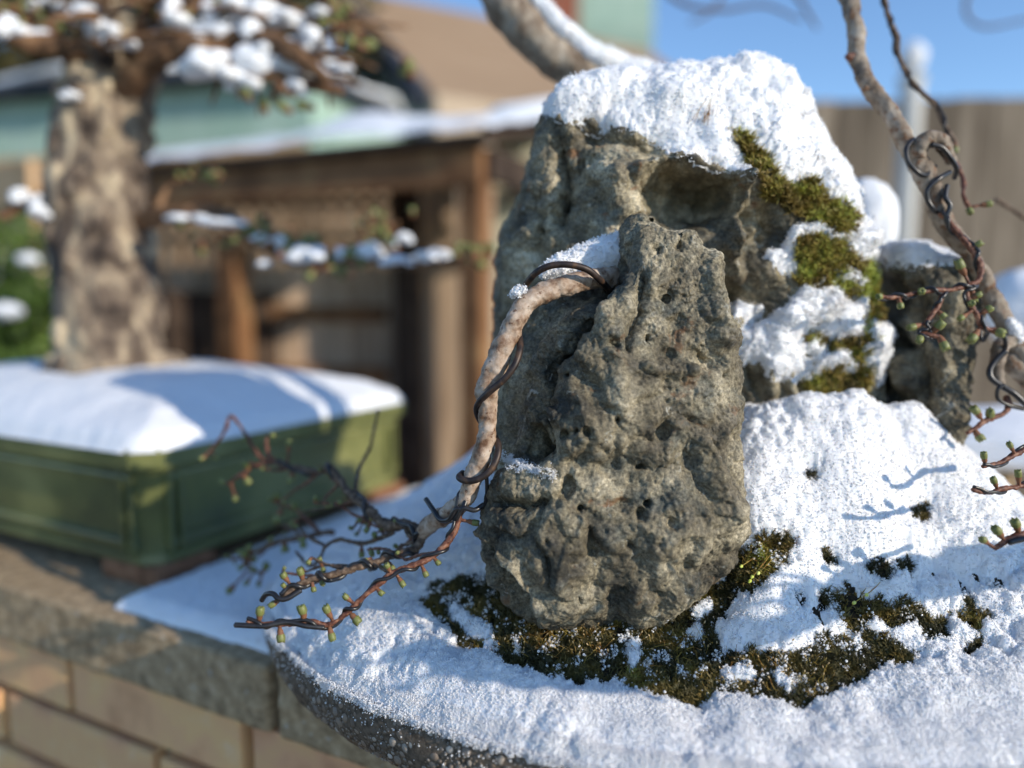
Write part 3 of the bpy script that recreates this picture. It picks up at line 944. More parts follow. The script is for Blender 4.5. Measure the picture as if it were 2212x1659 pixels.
# ---------------------------------------------------------------- moss
def tufts(Pt, Nm, tint, n_blade, length, width, seed=1):
    """star tufts of leaf blades: arrays of triangles with a tint per vertex"""
    rg = np.random.default_rng(seed)
    n = len(Pt)
    Nn = Nm + rg.normal(0, .35, Nm.shape)
    Nn /= np.linalg.norm(Nn, axis=1, keepdims=True)
    Vs, Ts = [], []
    ref = np.where(np.abs(Nn[:, 2:3]) < .9, np.array((0, 0, 1.0)), np.array((1.0, 0, 0)))
    A = np.cross(Nn, ref); A /= np.linalg.norm(A, axis=1, keepdims=True)
    B = np.cross(Nn, A)
    for k in range(n_blade):
        a = rg.random(n) * 6.28
        dirr = np.cos(a)[:, None] * A + np.sin(a)[:, None] * B
        side = np.cross(dirr, Nn)
        L = length * (.6 + .8 * rg.random(n))[:, None]
        lean = (.35 + .75 * rg.random(n))[:, None]
        w = width * (.7 + .6 * rg.random(n))[:, None]
        base = Pt - Nn * .0004
        mid = base + Nn * L * .55 + dirr * L * lean * .35
        tip = base + Nn * L * .85 + dirr * L * lean
        Vs += [base - side * w * .4, base + side * w * .4, mid + side * w, mid - side * w, tip]
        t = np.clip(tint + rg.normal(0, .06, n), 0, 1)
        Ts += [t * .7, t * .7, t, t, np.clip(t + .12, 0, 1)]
    V = np.stack(Vs, 1).reshape(n, n_blade, 5, 3)
    T = np.stack(Ts, 1).reshape(-1)
    idx = (np.arange(n * n_blade) * 5)[:, None]
    Fc = np.concatenate((idx + [[0, 1, 2]], idx + [[0, 2, 3]], idx + [[3, 2, 4]]))
    return V.reshape(-1, 3), Fc, T

def seta_arrays(base, tip, r, bend, rg):
    """a thin moss stalk with its capsule"""
    mid = (base + tip) / 2 + bend
    C = catmull(np.array((base, mid, tip)), 7)
    return tube_arrays(C, np.full(7, r), 4)

def capsule_arrays(p, d, ln, r):
    d = d / (np.linalg.norm(d) + 1e-9)
    C = np.array([p + d * ln * t for t in (0, .18, .45, .75, 1.0)])
    return tube_arrays(C, np.array((.35, .85, 1.0, .8, .3)) * r, 7)
# ---------------------------------------------------------------- slab (shallow pebbled tray), soil mound and its snow
SL_C, SL_A, SL_B = np.array((.190, .645)), .390, .300
ZS = 0.841                                  # rim of the tray
MOUND = [(1100, 1450, .445), (1300, 1500, .43), (1500, 1520, .425), (1700, 1500, .425), (1900, 1520, .42), (2100, 1480, .425),
  (1250, 1338, .466), (1450, 1340, .466), (1560, 1290, .47), (1650, 1150, .472), (1640, 950, .506), (1750, 862, .517), (1850, 858, .523), (1980, 888, .535), (2080, 980, .53), (2160, 1070, .515),
  (2225, 1160, .50), (1900, 1150, .478), (2000, 1280, .475), (1800, 1300, .465), (2150, 1350, .455), (1750, 1010, .495), (1950, 1010, .508),
  (1000, 1335, .49), (950, 1255, .52), (1020, 1200, .53), (800, 1345, .50), (720, 1285, .57), (985, 1055, .60), (935, 1078, .63), (850, 1105, .72)]

def tps_fit(XY, Z, lam=2e-4):
    n = len(XY)
    d = np.linalg.norm(XY[:, None] - XY[None], axis=2)
    K = np.where(d > 0, d * d * np.log(d + 1e-12), 0) + lam * np.eye(n)
    Pm = np.column_stack((np.ones(n), XY))
    A = np.zeros((n + 3, n + 3)); A[:n, :n] = K; A[:n, n:] = Pm; A[n:, :n] = Pm.T
    return np.linalg.solve(A, np.concatenate((Z, np.zeros(3))))

def tps_eval(w, XY, Q):
    out = np.full(len(Q), w[-3]) + Q @ w[-2:]
    for c, p in zip(w[:-3], XY):
        d2 = (Q[:, 0] - p[0]) ** 2 + (Q[:, 1] - p[1]) ** 2
        out += c * .5 * d2 * np.log(d2 + 1e-14)
    return out

_pts = [P(*m) for m in MOUND] + [np.array((.15, .72, CZ - .07)), np.array((0.03, .70, CZ - .11)), np.array((.27, .72, CZ - .09)), np.array((.36, .62, CZ - .17)), P(1650, 870, .517) + (0, .012, -.012), P(1750, 862, .517) + (0, .022, -.022), P(1850, 858, .523) + (0, .022, -.024), P(1980, 888, .535) + (0, .025, -.03), np.array((.15, .80, CZ - .16))]
_a = np.linspace(0, 2 * np.pi, 30, endpoint=False)
_rim = np.column_stack((SL_C[0] + SL_A * np.cos(_a), SL_C[1] + SL_B * np.sin(_a), np.full(30, ZS + .002)))
_pts = np.vstack((np.array(_pts), _rim))
_TW = tps_fit(_pts[:, :2], _pts[:, 2])
def mound_z(Q): return tps_eval(_TW, _pts[:, :2], Q)

# where the moss shows through the snow (survey pixels)
BARE = [
  [(930, 1262), (985, 1248), (1040, 1235), (1120, 1300), (1200, 1320), (1300, 1300), (1450, 1330), (1500, 1260), (1570, 1235), (1590, 1195), (1625, 1150), (1700, 1140), (1718, 1165), (1706, 1195), (1690, 1215),
   (1640, 1238), (1622, 1265), (1596, 1272), (1560, 1300), (1560, 1330), (1536, 1349), (1545, 1385), (1565, 1400), (1600, 1402), (1640, 1400), (1720, 1412), (1781, 1380), (1830, 1372), (1832, 1398), (1875, 1402), (1935, 1385), (1990, 1400), (1965, 1425),
   (1905, 1432), (1880, 1462), (1821, 1478), (1755, 1506), (1724, 1528), (1700, 1518), (1640, 1498), (1602, 1488), (1535, 1497), (1513, 1521), (1461, 1507), (1409, 1495), (1334, 1457), (1260, 1469), (1193, 1455),
   (1111, 1432), (1060, 1408), (1000, 1385), (960, 1340), (918, 1300)],
  [(1800, 1278), (1840, 1262), (1870, 1285), (1905, 1300), (1960, 1288), (1980, 1300), (1965, 1328), (1930, 1338), (1880, 1340), (1850, 1352), (1825, 1330)],
  [(1975, 1325), (2035, 1330), (2040, 1365), (2005, 1372)], [(1975, 1095), (1998, 1090), (1996, 1116), (1972, 1118)], [(1738, 1008), (1756, 1008), (1754, 1024), (1740, 1022)],
  [(1770, 1180), (1800, 1185), (1805, 1212), (1785, 1205)], [(1880, 1215), (1960, 1200), (1965, 1225), (1900, 1240)], [(2060, 1315), (2120, 1310), (2110, 1345), (2070, 1340)], [(2075, 1385), (2110, 1380), (2100, 1405), (2080, 1405)]]
PATCH = [  # snow lying inside the bare band
  [(1340, 1385), (1372, 1360), (1400, 1375), (1390, 1405), (1368, 1430), (1345, 1415)], [(1545, 1440), (1600, 1425), (1640, 1450), (1620, 1470), (1560, 1462)], [(1480, 1300), (1520, 1285), (1560, 1298), (1530, 1330), (1490, 1335)],
  [(955, 1290), (1000, 1300), (1060, 1350), (1090, 1400), (1070, 1405), (1030, 1380), (985, 1345)], [(1500, 1335), (1530, 1350), (1520, 1385), (1480, 1362)], [(1660, 1440), (1720, 1450), (1750, 1470), (1690, 1475)]]

def tray():
    t = empty('pebble_tray', (SL_C[0], SL_C[1], ZW))
    tag(t, 'shallow round tray of pebbled concrete carrying the rocks, snow on its rim', 'tray')
    n = 160
    a = np.linspace(0, 2 * np.pi, n, endpoint=False)
    prof = [(.86, ZW + .002), (.95, ZW + .002), (.985, ZW + .004), (1.002, ZW + .012), (1.012, ZW + .024), (1.010, ZW + .036), (.998, ZS + .002), (.980, ZS + .003), (.94, ZS - .004)]
    V = np.array([(SL_C[0] + SL_A * s * np.cos(x), SL_C[1] + SL_B * s * np.sin(x), z) for s, z in prof for x in a])
    V += (fbm(V, 45, 3, 4) * .0012)[:, None] * np.array((1, 1, .3))
    i = np.arange(len(prof) - 1)[:, None] * n + np.arange(n)[None]
    j = np.arange(len(prof) - 1)[:, None] * n + (np.arange(n)[None] + 1) % n
    Fq = np.stack((i, j, j + n, i + n), -1).reshape(-1, 4)
    add('body', np_mesh('body', V, Fq), MAT['cement'], t)
    for x in (0.35, 1.9, 3.5, 5.0):
        f = MB(); f.box((SL_C[0] + .5 * SL_A * math.cos(x), SL_C[1] + .5 * SL_B * math.sin(x), ZW + .001), (.06, .05, .010), bevel=.002)
        f.build('foot', MAT['cement'], t)
    # pebbles set in the side
    shapes = []
    for k in range(9):
        bm = bmesh.new()
        bmesh.ops.create_icosphere(bm, subdivisions=2, radius=1.0)
        rr = random.Random(k)
        sx, sy = rr.uniform(.75, 1.25), rr.uniform(.7, 1.1)
        off = Vector((rr.random() * 9, rr.random() * 9, k))
        for v in bm.verts:
            p = np.array([(v.co + off)[:]])
            v.co = Vector((v.co.x * sx, v.co.y * sy, v.co.z * .5)) * (1 + .22 * float(gnoise(p * 1.3, k)[0]))
        bmesh.ops.delete(bm, geom=[v for v in bm.verts if v.co.z < -.2], context='VERTS')
        me = bpy.data.meshes.new('pebble'); bm.to_mesh(me); bm.free()
        me.polygons.foreach_set('use_smooth', np.ones(len(me.polygons), bool))
        me.materials.append(MAT['pebble'])
        shapes.append(me)
    sp = np.array(prof[1:8])
    cum = np.concatenate(([0], np.cumsum(np.hypot(np.diff(sp[:, 0]) * .32, np.diff(sp[:, 1])))))
    spots, big, small = [], [], []
    cell = {}
    rg = random.Random(5)
    for _ in range(30000):
        ang = rg.uniform(math.pi * .82, math.pi * 1.72)
        s = rg.uniform(0, cum[-1] * .93)
        r = (.0017 + .0019 * rg.random() ** 1.5) if len(spots) < 1300 else .0008 + .0012 * rg.random()
        sc, z = np.interp(s, cum, sp[:, 0]), np.interp(s, cum, sp[:, 1])
        p = np.array((SL_C[0] + SL_A * sc * math.cos(ang), SL_C[1] + SL_B * sc * math.sin(ang), z))
        key = tuple((p / .008).astype(int))
        ok = True
        for dx in (-1, 0, 1):
            for dy in (-1, 0, 1):
                for dz in (-1, 0, 1):
                    for q, rq in cell.get((key[0] + dx, key[1] + dy, key[2] + dz), ()):
                        if np.dot(p - q, p - q) < (.90 * (r + rq)) ** 2: ok = False; break
        if not ok: continue
        cell.setdefault(key, []).append((p, r))
        tan = np.array((-SL_A * math.sin(ang), SL_B * math.cos(ang), 0)); tan /= np.linalg.norm(tan)
        s2 = min(s + .002, cum[-1]); sc2, z2 = np.interp(s2, cum, sp[:, 0]), np.interp(s2, cum, sp[:, 1])
        upv = np.array((SL_C[0] + SL_A * sc2 * math.cos(ang), SL_C[1] + SL_B * sc2 * math.sin(ang), z2)) - p
        nrm = np.cross(tan, upv); nrm /= np.linalg.norm(nrm) + 1e-12
        spots.append((p, r, nrm))
    X, Y, D = proj(np.array([q[0] for q in spots]))
    inframe = (X > 560) & (X < 2230) & (Y < 1680)
    size = np.array([q[1] for q in spots]) / D * inframe
    order = np.argsort(-size)
    mass = []
    base = None
    for rank, k in enumerate(order):
        p, r, nrm = spots[k]
        Mx = Matrix.Translation(Vector(p - nrm * r * .18)) @ Vector(nrm).to_track_quat('Z', 'Y').to_matrix().to_4x4() @ Matrix.Rotation(rg.random() * 6.28, 4, 'Z') @ Matrix.Diagonal((r, r, r, 1))
        if rank < 300:
            o = bpy.data.objects.new('pebble', shapes[k % 9])
            COL.objects.link(o)
            o.parent = t
            o.matrix_parent_inverse = t.matrix_basis.inverted()
            o.matrix_basis = Mx
        else:
            mass.append((Mx, shapes[k % 9]))
    parts = []
    lo = bmesh.new(); bmesh.ops.create_icosphere(lo, subdivisions=1, radius=1.0)
    LV = np.array([v.co[:] for v in lo.verts]); LF = np.array([[v.index for v in f.verts] for f in lo.faces]); lo.free()
    for Mx, _ in mass:
        Mn = np.array(Mx)
        parts.append(((LV * (1, .85, .55)) @ Mn[:3, :3].T + Mn[:3, 3], LF))
    V, Fc = merge(parts)
    tag(add('pebbles', np_mesh('pebbles', V, Fc), MAT['pebble_mass'], t), kind='stuff')
    return t

def mound(rk):
    # grid in the tray's own ellipse, finer towards the camera
    step = .00128
    xs = np.arange(SL_C[0] - SL_A * 1.06, SL_C[0] + SL_A * 1.06, step)
    ys = np.concatenate((np.arange(SL_C[1] - SL_B * 1.06, .62, .00105), np.arange(.62, SL_C[1] + SL_B * 1.06, .0038)))
    Xg, Yg = np.meshgrid(xs, ys)
    shp = Xg.shape
    Q = np.column_stack((Xg.ravel(), Yg.ravel()))
    rr = np.hypot((Q[:, 0] - SL_C[0]) / SL_A, (Q[:, 1] - SL_C[1]) / SL_B)
    inside = rr < 1.0
    z = mound_z(Q)
    P3 = np.column_stack((Q, np.zeros(len(Q))))
    z = np.maximum(z, ZS + .001)
    # ---- snow cover
    soil = np.column_stack((Q, np.where(rr > .95, np.maximum(z - .004, ZS - .002 + .004 * np.clip((rr - .95) / .03, 0, 1)), z - .004)))
    X, Y, D = proj(np.column_stack((Q, z)))
    bare = np.maximum.reduce([poly_sd(X, Y, b) for b in BARE])
    patch = np.maximum.reduce([poly_sd(X, Y, b) for b in PATCH])
    E = np.maximum(-bare, patch)
    hidden = Q[:, 1] > .60
    E = np.where(hidden, np.maximum(E, 30), E)
    near = np.exp(-np.clip(np.abs(E) - 8, 0, None) / 30)
    E = E + near * (20 * fbm(P3, 95, 3, 5) + 13 * fbm(P3, 300, 2, 9))
    # thin, speckled snow at the right
    thin = sstep(1610, 1760, X) * sstep(2260, 2180, X) * sstep(1150, 1240, Y) * sstep(1490, 1400, Y)
    E = np.where(thin > .01, np.minimum(E, 60 * (1 - thin) + thin * (13 + 36 * fbm(P3, 80, 4, 15))), E)
    # rim: the snow rounds over and falls away at the tray's edge, unevenly
    ang = np.arctan2((Q[:, 1] - SL_C[1]) / SL_B, (Q[:, 0] - SL_C[0]) / SL_A)
    rim_r = 1.004 + .012 * gnoise(np.column_stack((np.cos(ang) * 9, np.sin(ang) * 9, ang * 0)), 2) + .010 * gnoise(np.column_stack((np.cos(ang) * 40, np.sin(ang) * 40, ang * 0)), 3)
    edge = (rim_r - rr) * SL_B                                # metres to the snow's outer edge
    T = .011 * (1 - np.exp(-np.clip(E, 0, None) / 26.0)) * (1 + .28 * fbm(P3, 38, 2, 21))
    T = np.where(E > 0, T, 0)
    rimf = np.sqrt(np.clip(edge / .02, 0, 1))
    on = (E > 0) & (edge > 0)
    zz = soil[:, 2] + .0005 + T * (.15 + .85 * rimf)
    # it hangs over the rim
    over = np.clip((rr - .985) * SL_B, 0, None)
    zz = zz - over ** 2 / .0085 - .35 * over
    base = np.column_stack((Q, zz))
    gy, gx = np.gradient(zz.reshape(shp), ys, xs)
    nrm = np.column_stack((-gx.ravel(), -gy.ravel(), np.ones(len(Q))))
    nrm /= np.linalg.norm(nrm, axis=1, keepdims=True)
    lum = np.where(on, np.clip(T / .006, 0, 1), 0) * (.0022 * fbm(base, 45, 1, 33) + (1.9 - 1.0 * sstep(1430, 1520, Y)) * clumps(base, 44))
    moved = base + nrm * lum[:, None]
    Vsnow = np.where(on[:, None], moved, np.column_stack((Q, np.where(rr > .985, zz - .0016, soil[:, 2] - .0006))))
    i = (np.arange(shp[0] - 1)[:, None] * shp[1] + np.arange(shp[1] - 1)[None]).ravel()
    Fall = np.stack((i, i + 1, i + 1 + shp[1], i + shp[1]), -1)
    m = on[Fall].any(1)
    Fs = Fall[m]
    used, inv = np.unique(Fs, return_inverse=True)
    # grains: seen part only, spilling over the lacy edges and down the rim
    seen = (X > 520) & (X < 2260) & (Y < 1700) & (Q[:, 1] < .62)
    w = np.where(seen, np.clip((E + 10) / 16, 0, 1) ** 1.6, 0) * (edge > -.004) * (1 + 1.4 * (np.abs(edge) < .008)) * np.clip(.5 / np.maximum(D, .3), .5, 1.6) ** 2
    loosev = np.where(on[:, None], Vsnow, soil)
    up = np.where(on[:, None], nrm, np.array((0, -.25, .97)))
    pw = w / w.sum()
    kg = RNG.choice(len(Q), 240000, p=pw)
    gs = .00026 + .00040 * RNG.random(len(kg)) ** 2.6
    jx, jy = RNG.uniform(-.0011, .0011, len(kg)), RNG.uniform(-.0009, .0009, len(kg))
    gxf, gyf = np.clip(gx.ravel()[kg], -2, 2), np.clip(gy.ravel()[kg], -2, 2)
    gp = loosev[kg] + np.column_stack((jx, jy, gxf * jx + gyf * jy)) + up[kg] * (-gs * .05 + RNG.normal(0, .00012, len(kg)))[:, None]
    # crumbs lying on the moss
    wc = np.where(seen & (E < 2) & inside, np.clip(fbm(P3, 120, 3, 81) * 1.6 - .12, 0, 1) ** 1.5, 0)
    cp2, cs2 = grains_on(soil + np.array((0, 0, .0022)), up, wc, 5200, .0003, .0011, jitter=.001)
    gp, gs = np.vstack((gp, cp2)), np.concatenate((gs, cs2))
    # crumbs fallen down the pebbled side
    ca = RNG.uniform(math.pi * .9, math.pi * 1.62, 1500)
    cl = np.clip(1 + .6 * gnoise(np.column_stack((np.cos(ca) * 26, np.sin(ca) * 26, ca * 0)), 8), 0, 2)
    dz = np.abs(RNG.normal(0, .0075, 1500)) * cl
    sc = np.interp(ZS + .003 - dz, [ZW + .004, ZW + .012, ZW + .024, ZW + .036, ZS + .002], [.985, 1.002, 1.012, 1.010, .998]) + .002
    cp = np.column_stack((SL_C[0] + SL_A * sc * np.cos(ca), SL_C[1] + SL_B * sc * np.sin(ca), ZS + .003 - dz))
    cs = .0002 + .0006 * RNG.random(1500) ** 2
    gp, gs = np.vstack((gp, cp)), np.concatenate((gs, cs))
    snow_object('snow_blanket', Vsnow[used], inv.reshape(-1, 4), gp, gs, 'granular snow covering the mound and the rim of the pebbled tray')
    # ---- soil
    zs = soil[:, 2] + .0011 * fbm(P3, 90, 3, 61) + .0006 * fbm(P3, 330, 2, 62)
    k = (slice(None, None, 2), slice(None, None, 2))
    Vg = np.column_stack((Q, zs)).reshape(*shp, 3)[k]
    rg_ = rr.reshape(shp)[k]
    s2 = Vg.shape[:2]
    i = (np.arange(s2[0] - 1)[:, None] * s2[1] + np.arange(s2[1] - 1)[None]).ravel()
    Fg = np.stack((i, i + 1, i + 1 + s2[1], i + s2[1]), -1)
    Fg = Fg[(rg_.ravel()[Fg] < .985).all(1)]
    used, inv = np.unique(Fg, return_inverse=True)
    o = add('soil', np_mesh('soil', Vg.reshape(-1, 3)[used], inv.reshape(-1, 4)), MAT['soil'])
    tag(o, kind='structure')
    # ---- moss on the bare ground
    wb = np.where(seen & (E < 4) & inside & (bare > -25), 1.0, 0) * np.clip(.6 + 1.3 * fbm(P3, 70, 3, 71), .06, 2)
    kk = RNG.choice(len(Q), 11000, p=wb / wb.sum())
    Pm = np.column_stack((Q, zs))[kk] + RNG.normal(0, .0004, (11000, 3))
    Nm = np.tile(np.array((0, -.35, .94)), (11000, 1))
    tint = np.clip(.22 + .55 * fbm(Pm, 55, 3, 73), 0, .78)
    Xm, Ym, _ = proj(Pm)
    bright = np.maximum(poly_sd(Xm, Ym, BARE[1]), poly_sd(Xm, Ym, [(1590, 1260), (1640, 1150), (1720, 1150), (1690, 1230)]) * .4)
    tint = np.where(bright > 0, np.clip(tint + .25, 0, .95), tint)
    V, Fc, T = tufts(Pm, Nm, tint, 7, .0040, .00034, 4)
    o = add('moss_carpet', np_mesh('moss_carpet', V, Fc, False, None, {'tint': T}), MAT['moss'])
    tag(o, 'dark olive moss showing through the snow at the foot of the rocks', 'moss', kind='stuff')
    # ---- fine moss stalks
    rg = np.random.default_rng(9)
    parts, caps = [], []
    zones = [([(1120, 1330), (1300, 1330), (1310, 1420), (1130, 1410)], 260), ([(1540, 1380), (1800, 1410), (1780, 1500), (1560, 1480)], 130), ([(960, 1290), (1090, 1330), (1100, 1400), (1000, 1370)], 60),
             ([(1350, 1370), (1540, 1360), (1520, 1480), (1380, 1450)], 90), ([(1590, 1180), (1700, 1160), (1680, 1240), (1600, 1260)], 26)]
    for poly, cnt in zones:
        sd = poly_sd(X, Y, poly)
        cand = np.where((sd > 0) & seen & (E < 12))[0]
        if not len(cand): continue
        for c in rg.choice(cand, cnt):
            b = np.array((Q[c, 0], Q[c, 1], zs[c]))
            L = rg.uniform(.004, .011)
            tip = b + np.array((rg.normal(0, .5), -.25 + rg.normal(0, .4), rg.uniform(.45, 1))) * L
            parts.append(seta_arrays(b, tip, .00013, rg.normal(0, L * .14, 3), rg))
            if rg.random() < .45:
                caps.append(capsule_arrays(tip, tip - b + rg.normal(0, L * .3, 3), rg.uniform(.0012, .002), .00042))
    V, Fc = merge(parts)
    tag(add('moss_stalks', np_mesh('moss_stalks', V, Fc), MAT['stalk']), 'fine golden stalks curling out of the moss below the standing rock', 'moss', kind='stuff')
    V, Fc = merge(caps)
    tag(add('moss_capsules', np_mesh('moss_capsules', V, Fc), MAT['straw']), 'small pale spore capsules on the moss stalks', 'moss', kind='stuff')
    # ---- the long yellow-tipped sprouts one can tell apart
    def ground_at(px, py):
        k = np.argmin((X - px) ** 2 + (Y - py) ** 2 + (Q[:, 1] > .6) * 1e9)
        return np.array((Q[k, 0], Q[k, 1], zs[k]))
    def on_ray(px, py, near_pt, lift=.0):
        d = proj(near_pt)[2] - lift
        return P(px, py, float(d))
    sprouts = [
      ('sprout of three thin stems with yellow tips just right of the standing rock foot', [(1668, 1180), (1662, 1182), (1672, 1185)], [(1627, 1243), (1622, 1252), (1640, 1236)], (1618, 1250)),
      ('single thin sprout with one yellow tip against the right foot of the standing rock', [(1630, 1190)], [(1603, 1222)], (1603, 1222)),
      ('pair of pale green capsules on bent stems above the bright moss patch', [(1905, 1240), (1900, 1246)], [(1874, 1283), (1848, 1300)], (1850, 1300))]
    for lab, tops, tips, _ in sprouts:
        g = ground_at(*tops[0])
        s = empty('moss_sprout', g)
        tag(s, lab, 'sprout')
        for a_, b_ in zip(tops, tips):
            p0 = ground_at(*a_)
            p1 = on_ray(b_[0], b_[1], p0, .016)
            V, Fc = seta_arrays(p0, p1, .00022, np.array((0, -.002, .001)), rg)
            add('stem', np_mesh('stem', V, Fc), MAT['stalk'], s)
            V, Fc = capsule_arrays(p1, p1 - p0, .0030, .0011)
            add('capsule', np_mesh('capsule', V, Fc), MAT['capsule'], s)
    return dict(X=X, Y=Y, Q=Q, zs=zs, E=E, z=z)

def flank_moss(rk):
    mr, e = rk['mr'], rk['mr_e']
    flat, nf, X, Y, fc = rock_masks(mr)
    sd = np.maximum.reduce([poly_sd(X, Y, q) for q in FLANK_MOSS])
    w = np.where((sd > -6) & (fc < .3) & (e < 1), 1.0, 0) * np.clip(.8 + fbm(flat, 70, 2, 91), .03, 2)
    k = RNG.choice(len(flat), 3500, p=w / w.sum())
    Pm = flat[k] + nf[k] * RNG.uniform(0, .0035, 3500)[:, None]
    N2 = nf[k] * .6 + np.array((.1, -.15, .6))
    N2 /= np.linalg.norm(N2, axis=1, keepdims=True)
    tint = np.clip(.60 + .44 * fbm(Pm, 60, 3, 93), .05, .85)
    Xm, Ym, _ = proj(Pm)
    hot = np.hypot((Xm - 1873) / 22, (Ym - 615) / 48)
    tint = np.where(hot < 1, .92, tint)
    hot2 = np.hypot((Xm - 1810) / 22, (Ym - 610) / 26)
    tint = np.where(hot2 < 1, .84, tint)
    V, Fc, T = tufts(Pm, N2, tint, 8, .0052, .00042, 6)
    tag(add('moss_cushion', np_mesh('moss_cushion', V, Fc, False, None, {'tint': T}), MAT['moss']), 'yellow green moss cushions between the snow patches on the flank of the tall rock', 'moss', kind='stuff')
    # long golden stalks
    rg = np.random.default_rng(19)
    parts = []
    for zone, cnt, L0 in (((1862, 660, 24, 60), 22, .014), ((1790, 805, 46, 18), 26, .011), ((1700, 580, 40, 40), 16, .010), ((1760, 470, 50, 30), 16, .007), ((1860, 750, 14, 50), 14, .012), ((1900, 800, 30, 40), 7, .012)):
        dd = np.hypot((X - zone[0]) / zone[2], (Y - zone[1]) / zone[3])
        cand = np.where((dd < 1) & (fc < .1))[0]
        if not len(cand): continue
        for c in rg.choice(cand, cnt):
            b = flat[c]
            L = L0 * rg.uniform(.5, 1.2)
            tip = b + (np.array((rg.normal(.15, .5), -.45 + rg.normal(0, .3), rg.normal(.25, .5)))) * L
            parts.append(seta_arrays(b, tip, .00014, rg.normal(0, L * .12, 3), rg))
    # dry grass tuft in the cap
    for _ in range(22):
        b = P(1520 + rg.normal(0, 14), 268 + rg.normal(0, 8), .505)
        parts.append(seta_arrays(b, b + np.array((rg.normal(.002, .0025), -.004, rg.uniform(.004, .012))), .00014, rg.normal(0, .0008, 3), rg))
    V, Fc = merge(parts)
    tag(add('golden_stalks', np_mesh('golden_stalks', V, Fc), MAT['stalk']), 'thin golden moss stalks sticking out of the snow on the tall rock', 'moss', kind='stuff')
# ================================================================== THE LARCHES ON THE ROCKS
def bud_mesh(name, seed, lean=0.0):
    """a short-shoot bud: brown scaly base, ridged green barrel with a blunt tip"""
    rg = random.Random(seed)
    bm = bmesh.new()
    seg = 12
    prof = [(-1.1, .36), (-.8, .50), (-.5, .66), (-.2, .64), (.05, .76), (.2, .78), (.55, .80), (.9, .78), (1.2, .66), (1.28, .30), (1.05, .12)]
    rings = []
    for k, (z, r) in enumerate(prof):
        ring = []
        for s in range(seg):
            a = 2 * math.pi * s / seg
            rr = r * (1 + (.16 if (s % 2 and z > .1) else 0) + rg.uniform(-.06, .06))
            ring.append(bm.verts.new((rr * math.cos(a) + lean * z * z * .2, rr * math.sin(a), z + ((rg.uniform(.05, .34) if s % 2 else rg.uniform(-.12, .05)) if .9 < z < 1.25 else rg.uniform(-.04, .04)))))
        rings.append(ring)
    for k in range(len(rings) - 1):
        for s in range(seg):
            f = bm.faces.new((rings[k][s], rings[k][(s + 1) % seg], rings[k + 1][(s + 1) % seg], rings[k + 1][s]))
            f.material_index = 0 if prof[k][0] < .0 else 1
            f.smooth = True
    f = bm.faces.new(rings[-1]); f.material_index = 1
    bm.faces.new(list(reversed(rings[0])))
    me = bpy.data.meshes.new(name)
    bm.to_mesh(me); bm.free()
    me.materials.append(MAT['bud_base']); me.materials.append(MAT['bud'])
    return me

BUDS = [bud_mesh('bud', k, random.uniform(-.6, .6)) for k in range(6)]

def put_bud(pos, direction, size, parent, k=[0]):
    k[0] += 1
    o = bpy.data.objects.new('bud', BUDS[k[0] % len(BUDS)])
    COL.objects.link(o)
    d = Vector(direction)
    if d.length < 1e-6: d = Vector((0, 0, 1))
    o.parent = parent
    g = parent
    o.matrix_parent_inverse = world_of(parent).inverted()
    o.matrix_basis = Matrix.Translation(Vector(pos)) @ d.to_track_quat('Z', 'Y').to_matrix().to_4x4() @ Matrix.Rotation(random.random() * 6.28, 4, 'Z') @ Matrix.Diagonal((size, size, size * random.uniform(1.05, 1.45), 1))
    return o

def world_of(o):
    M = o.matrix_basis.copy()
    if o.parent is not None:
        M = world_of(o.parent) @ o.matrix_parent_inverse @ M
    return M

def twig(name, pts, r0, r1, parent, mat, buds=(), wire=None, seed=0, bud_r=0.00243, rnd=0, n=None):
    """pts in (px, py, depth); buds in (px, py); wire = (turns, radius, phase)"""
    W = PS(pts)
    rad = np.linspace(r0, r1, len(W))
    L = np.linalg.norm(np.diff(W, axis=0), axis=1).sum()
    n = n or max(16, int(L / .0011))
    t = tube(name, W, rad, mat, parent, n=n, seg=10, rough=r0 * .35, rfreq=420, seed=seed, lump=r0 * .35)
    C4 = catmull(np.column_stack((W, rad)), n)
    X, Y, D = proj(C4[:, :3])
    for b in buds:
        bx, by = b[0], b[1]
        k = int(np.argmin((X - bx) ** 2 + (Y - by) ** 2))
        d = D[k] - (b[2] if len(b) > 2 else .0012)
        p = P(bx, by, d)
        dv = p - C4[k, :3]
        dist = np.linalg.norm(dv)
        br = bud_r * random.uniform(.66, 1.05)
        T = C4[min(k + 1, n - 1), :3] - C4[max(k - 1, 0), :3]
        put_bud(p, dv if dist > .0006 else T, br, t)
        if dist > br * 1.3:      # short spur that carries it
            V, Fc = tube_arrays(catmull(np.array((C4[k, :3], (C4[k, :3] + p) / 2, p - dv / dist * br * .6)), 6), np.linspace(.0011, .0010, 6), 7)
            add('spur', np_mesh('spur', V, Fc), MAT['red_twig'], t)
    rg = random.Random(seed + 5)
    for _ in range(rnd):
        k = rg.randrange(n // 8, n)
        T = C4[min(k + 1, n - 1), :3] - C4[max(k - 1, 0), :3]
        q = np.array([rg.gauss(0, 1) for _ in range(3)])
        q -= T * q.dot(T) / (T.dot(T) + 1e-12); q /= np.linalg.norm(q)
        put_bud(C4[k, :3] + q * (C4[k, 3] + bud_r * .8), q + T / (np.linalg.norm(T) + 1e-9) * .5, bud_r * rg.uniform(.7, 1), t)
    if wire:
        turns, wr, ph = wire
        H = helix(W, rad, turns, ph, -.0002, wr)
        V, Fc = tube_arrays(H, wr, 9)
        add('wire', np_mesh('wire', V, Fc), MAT['black_wire'], t)
    return t

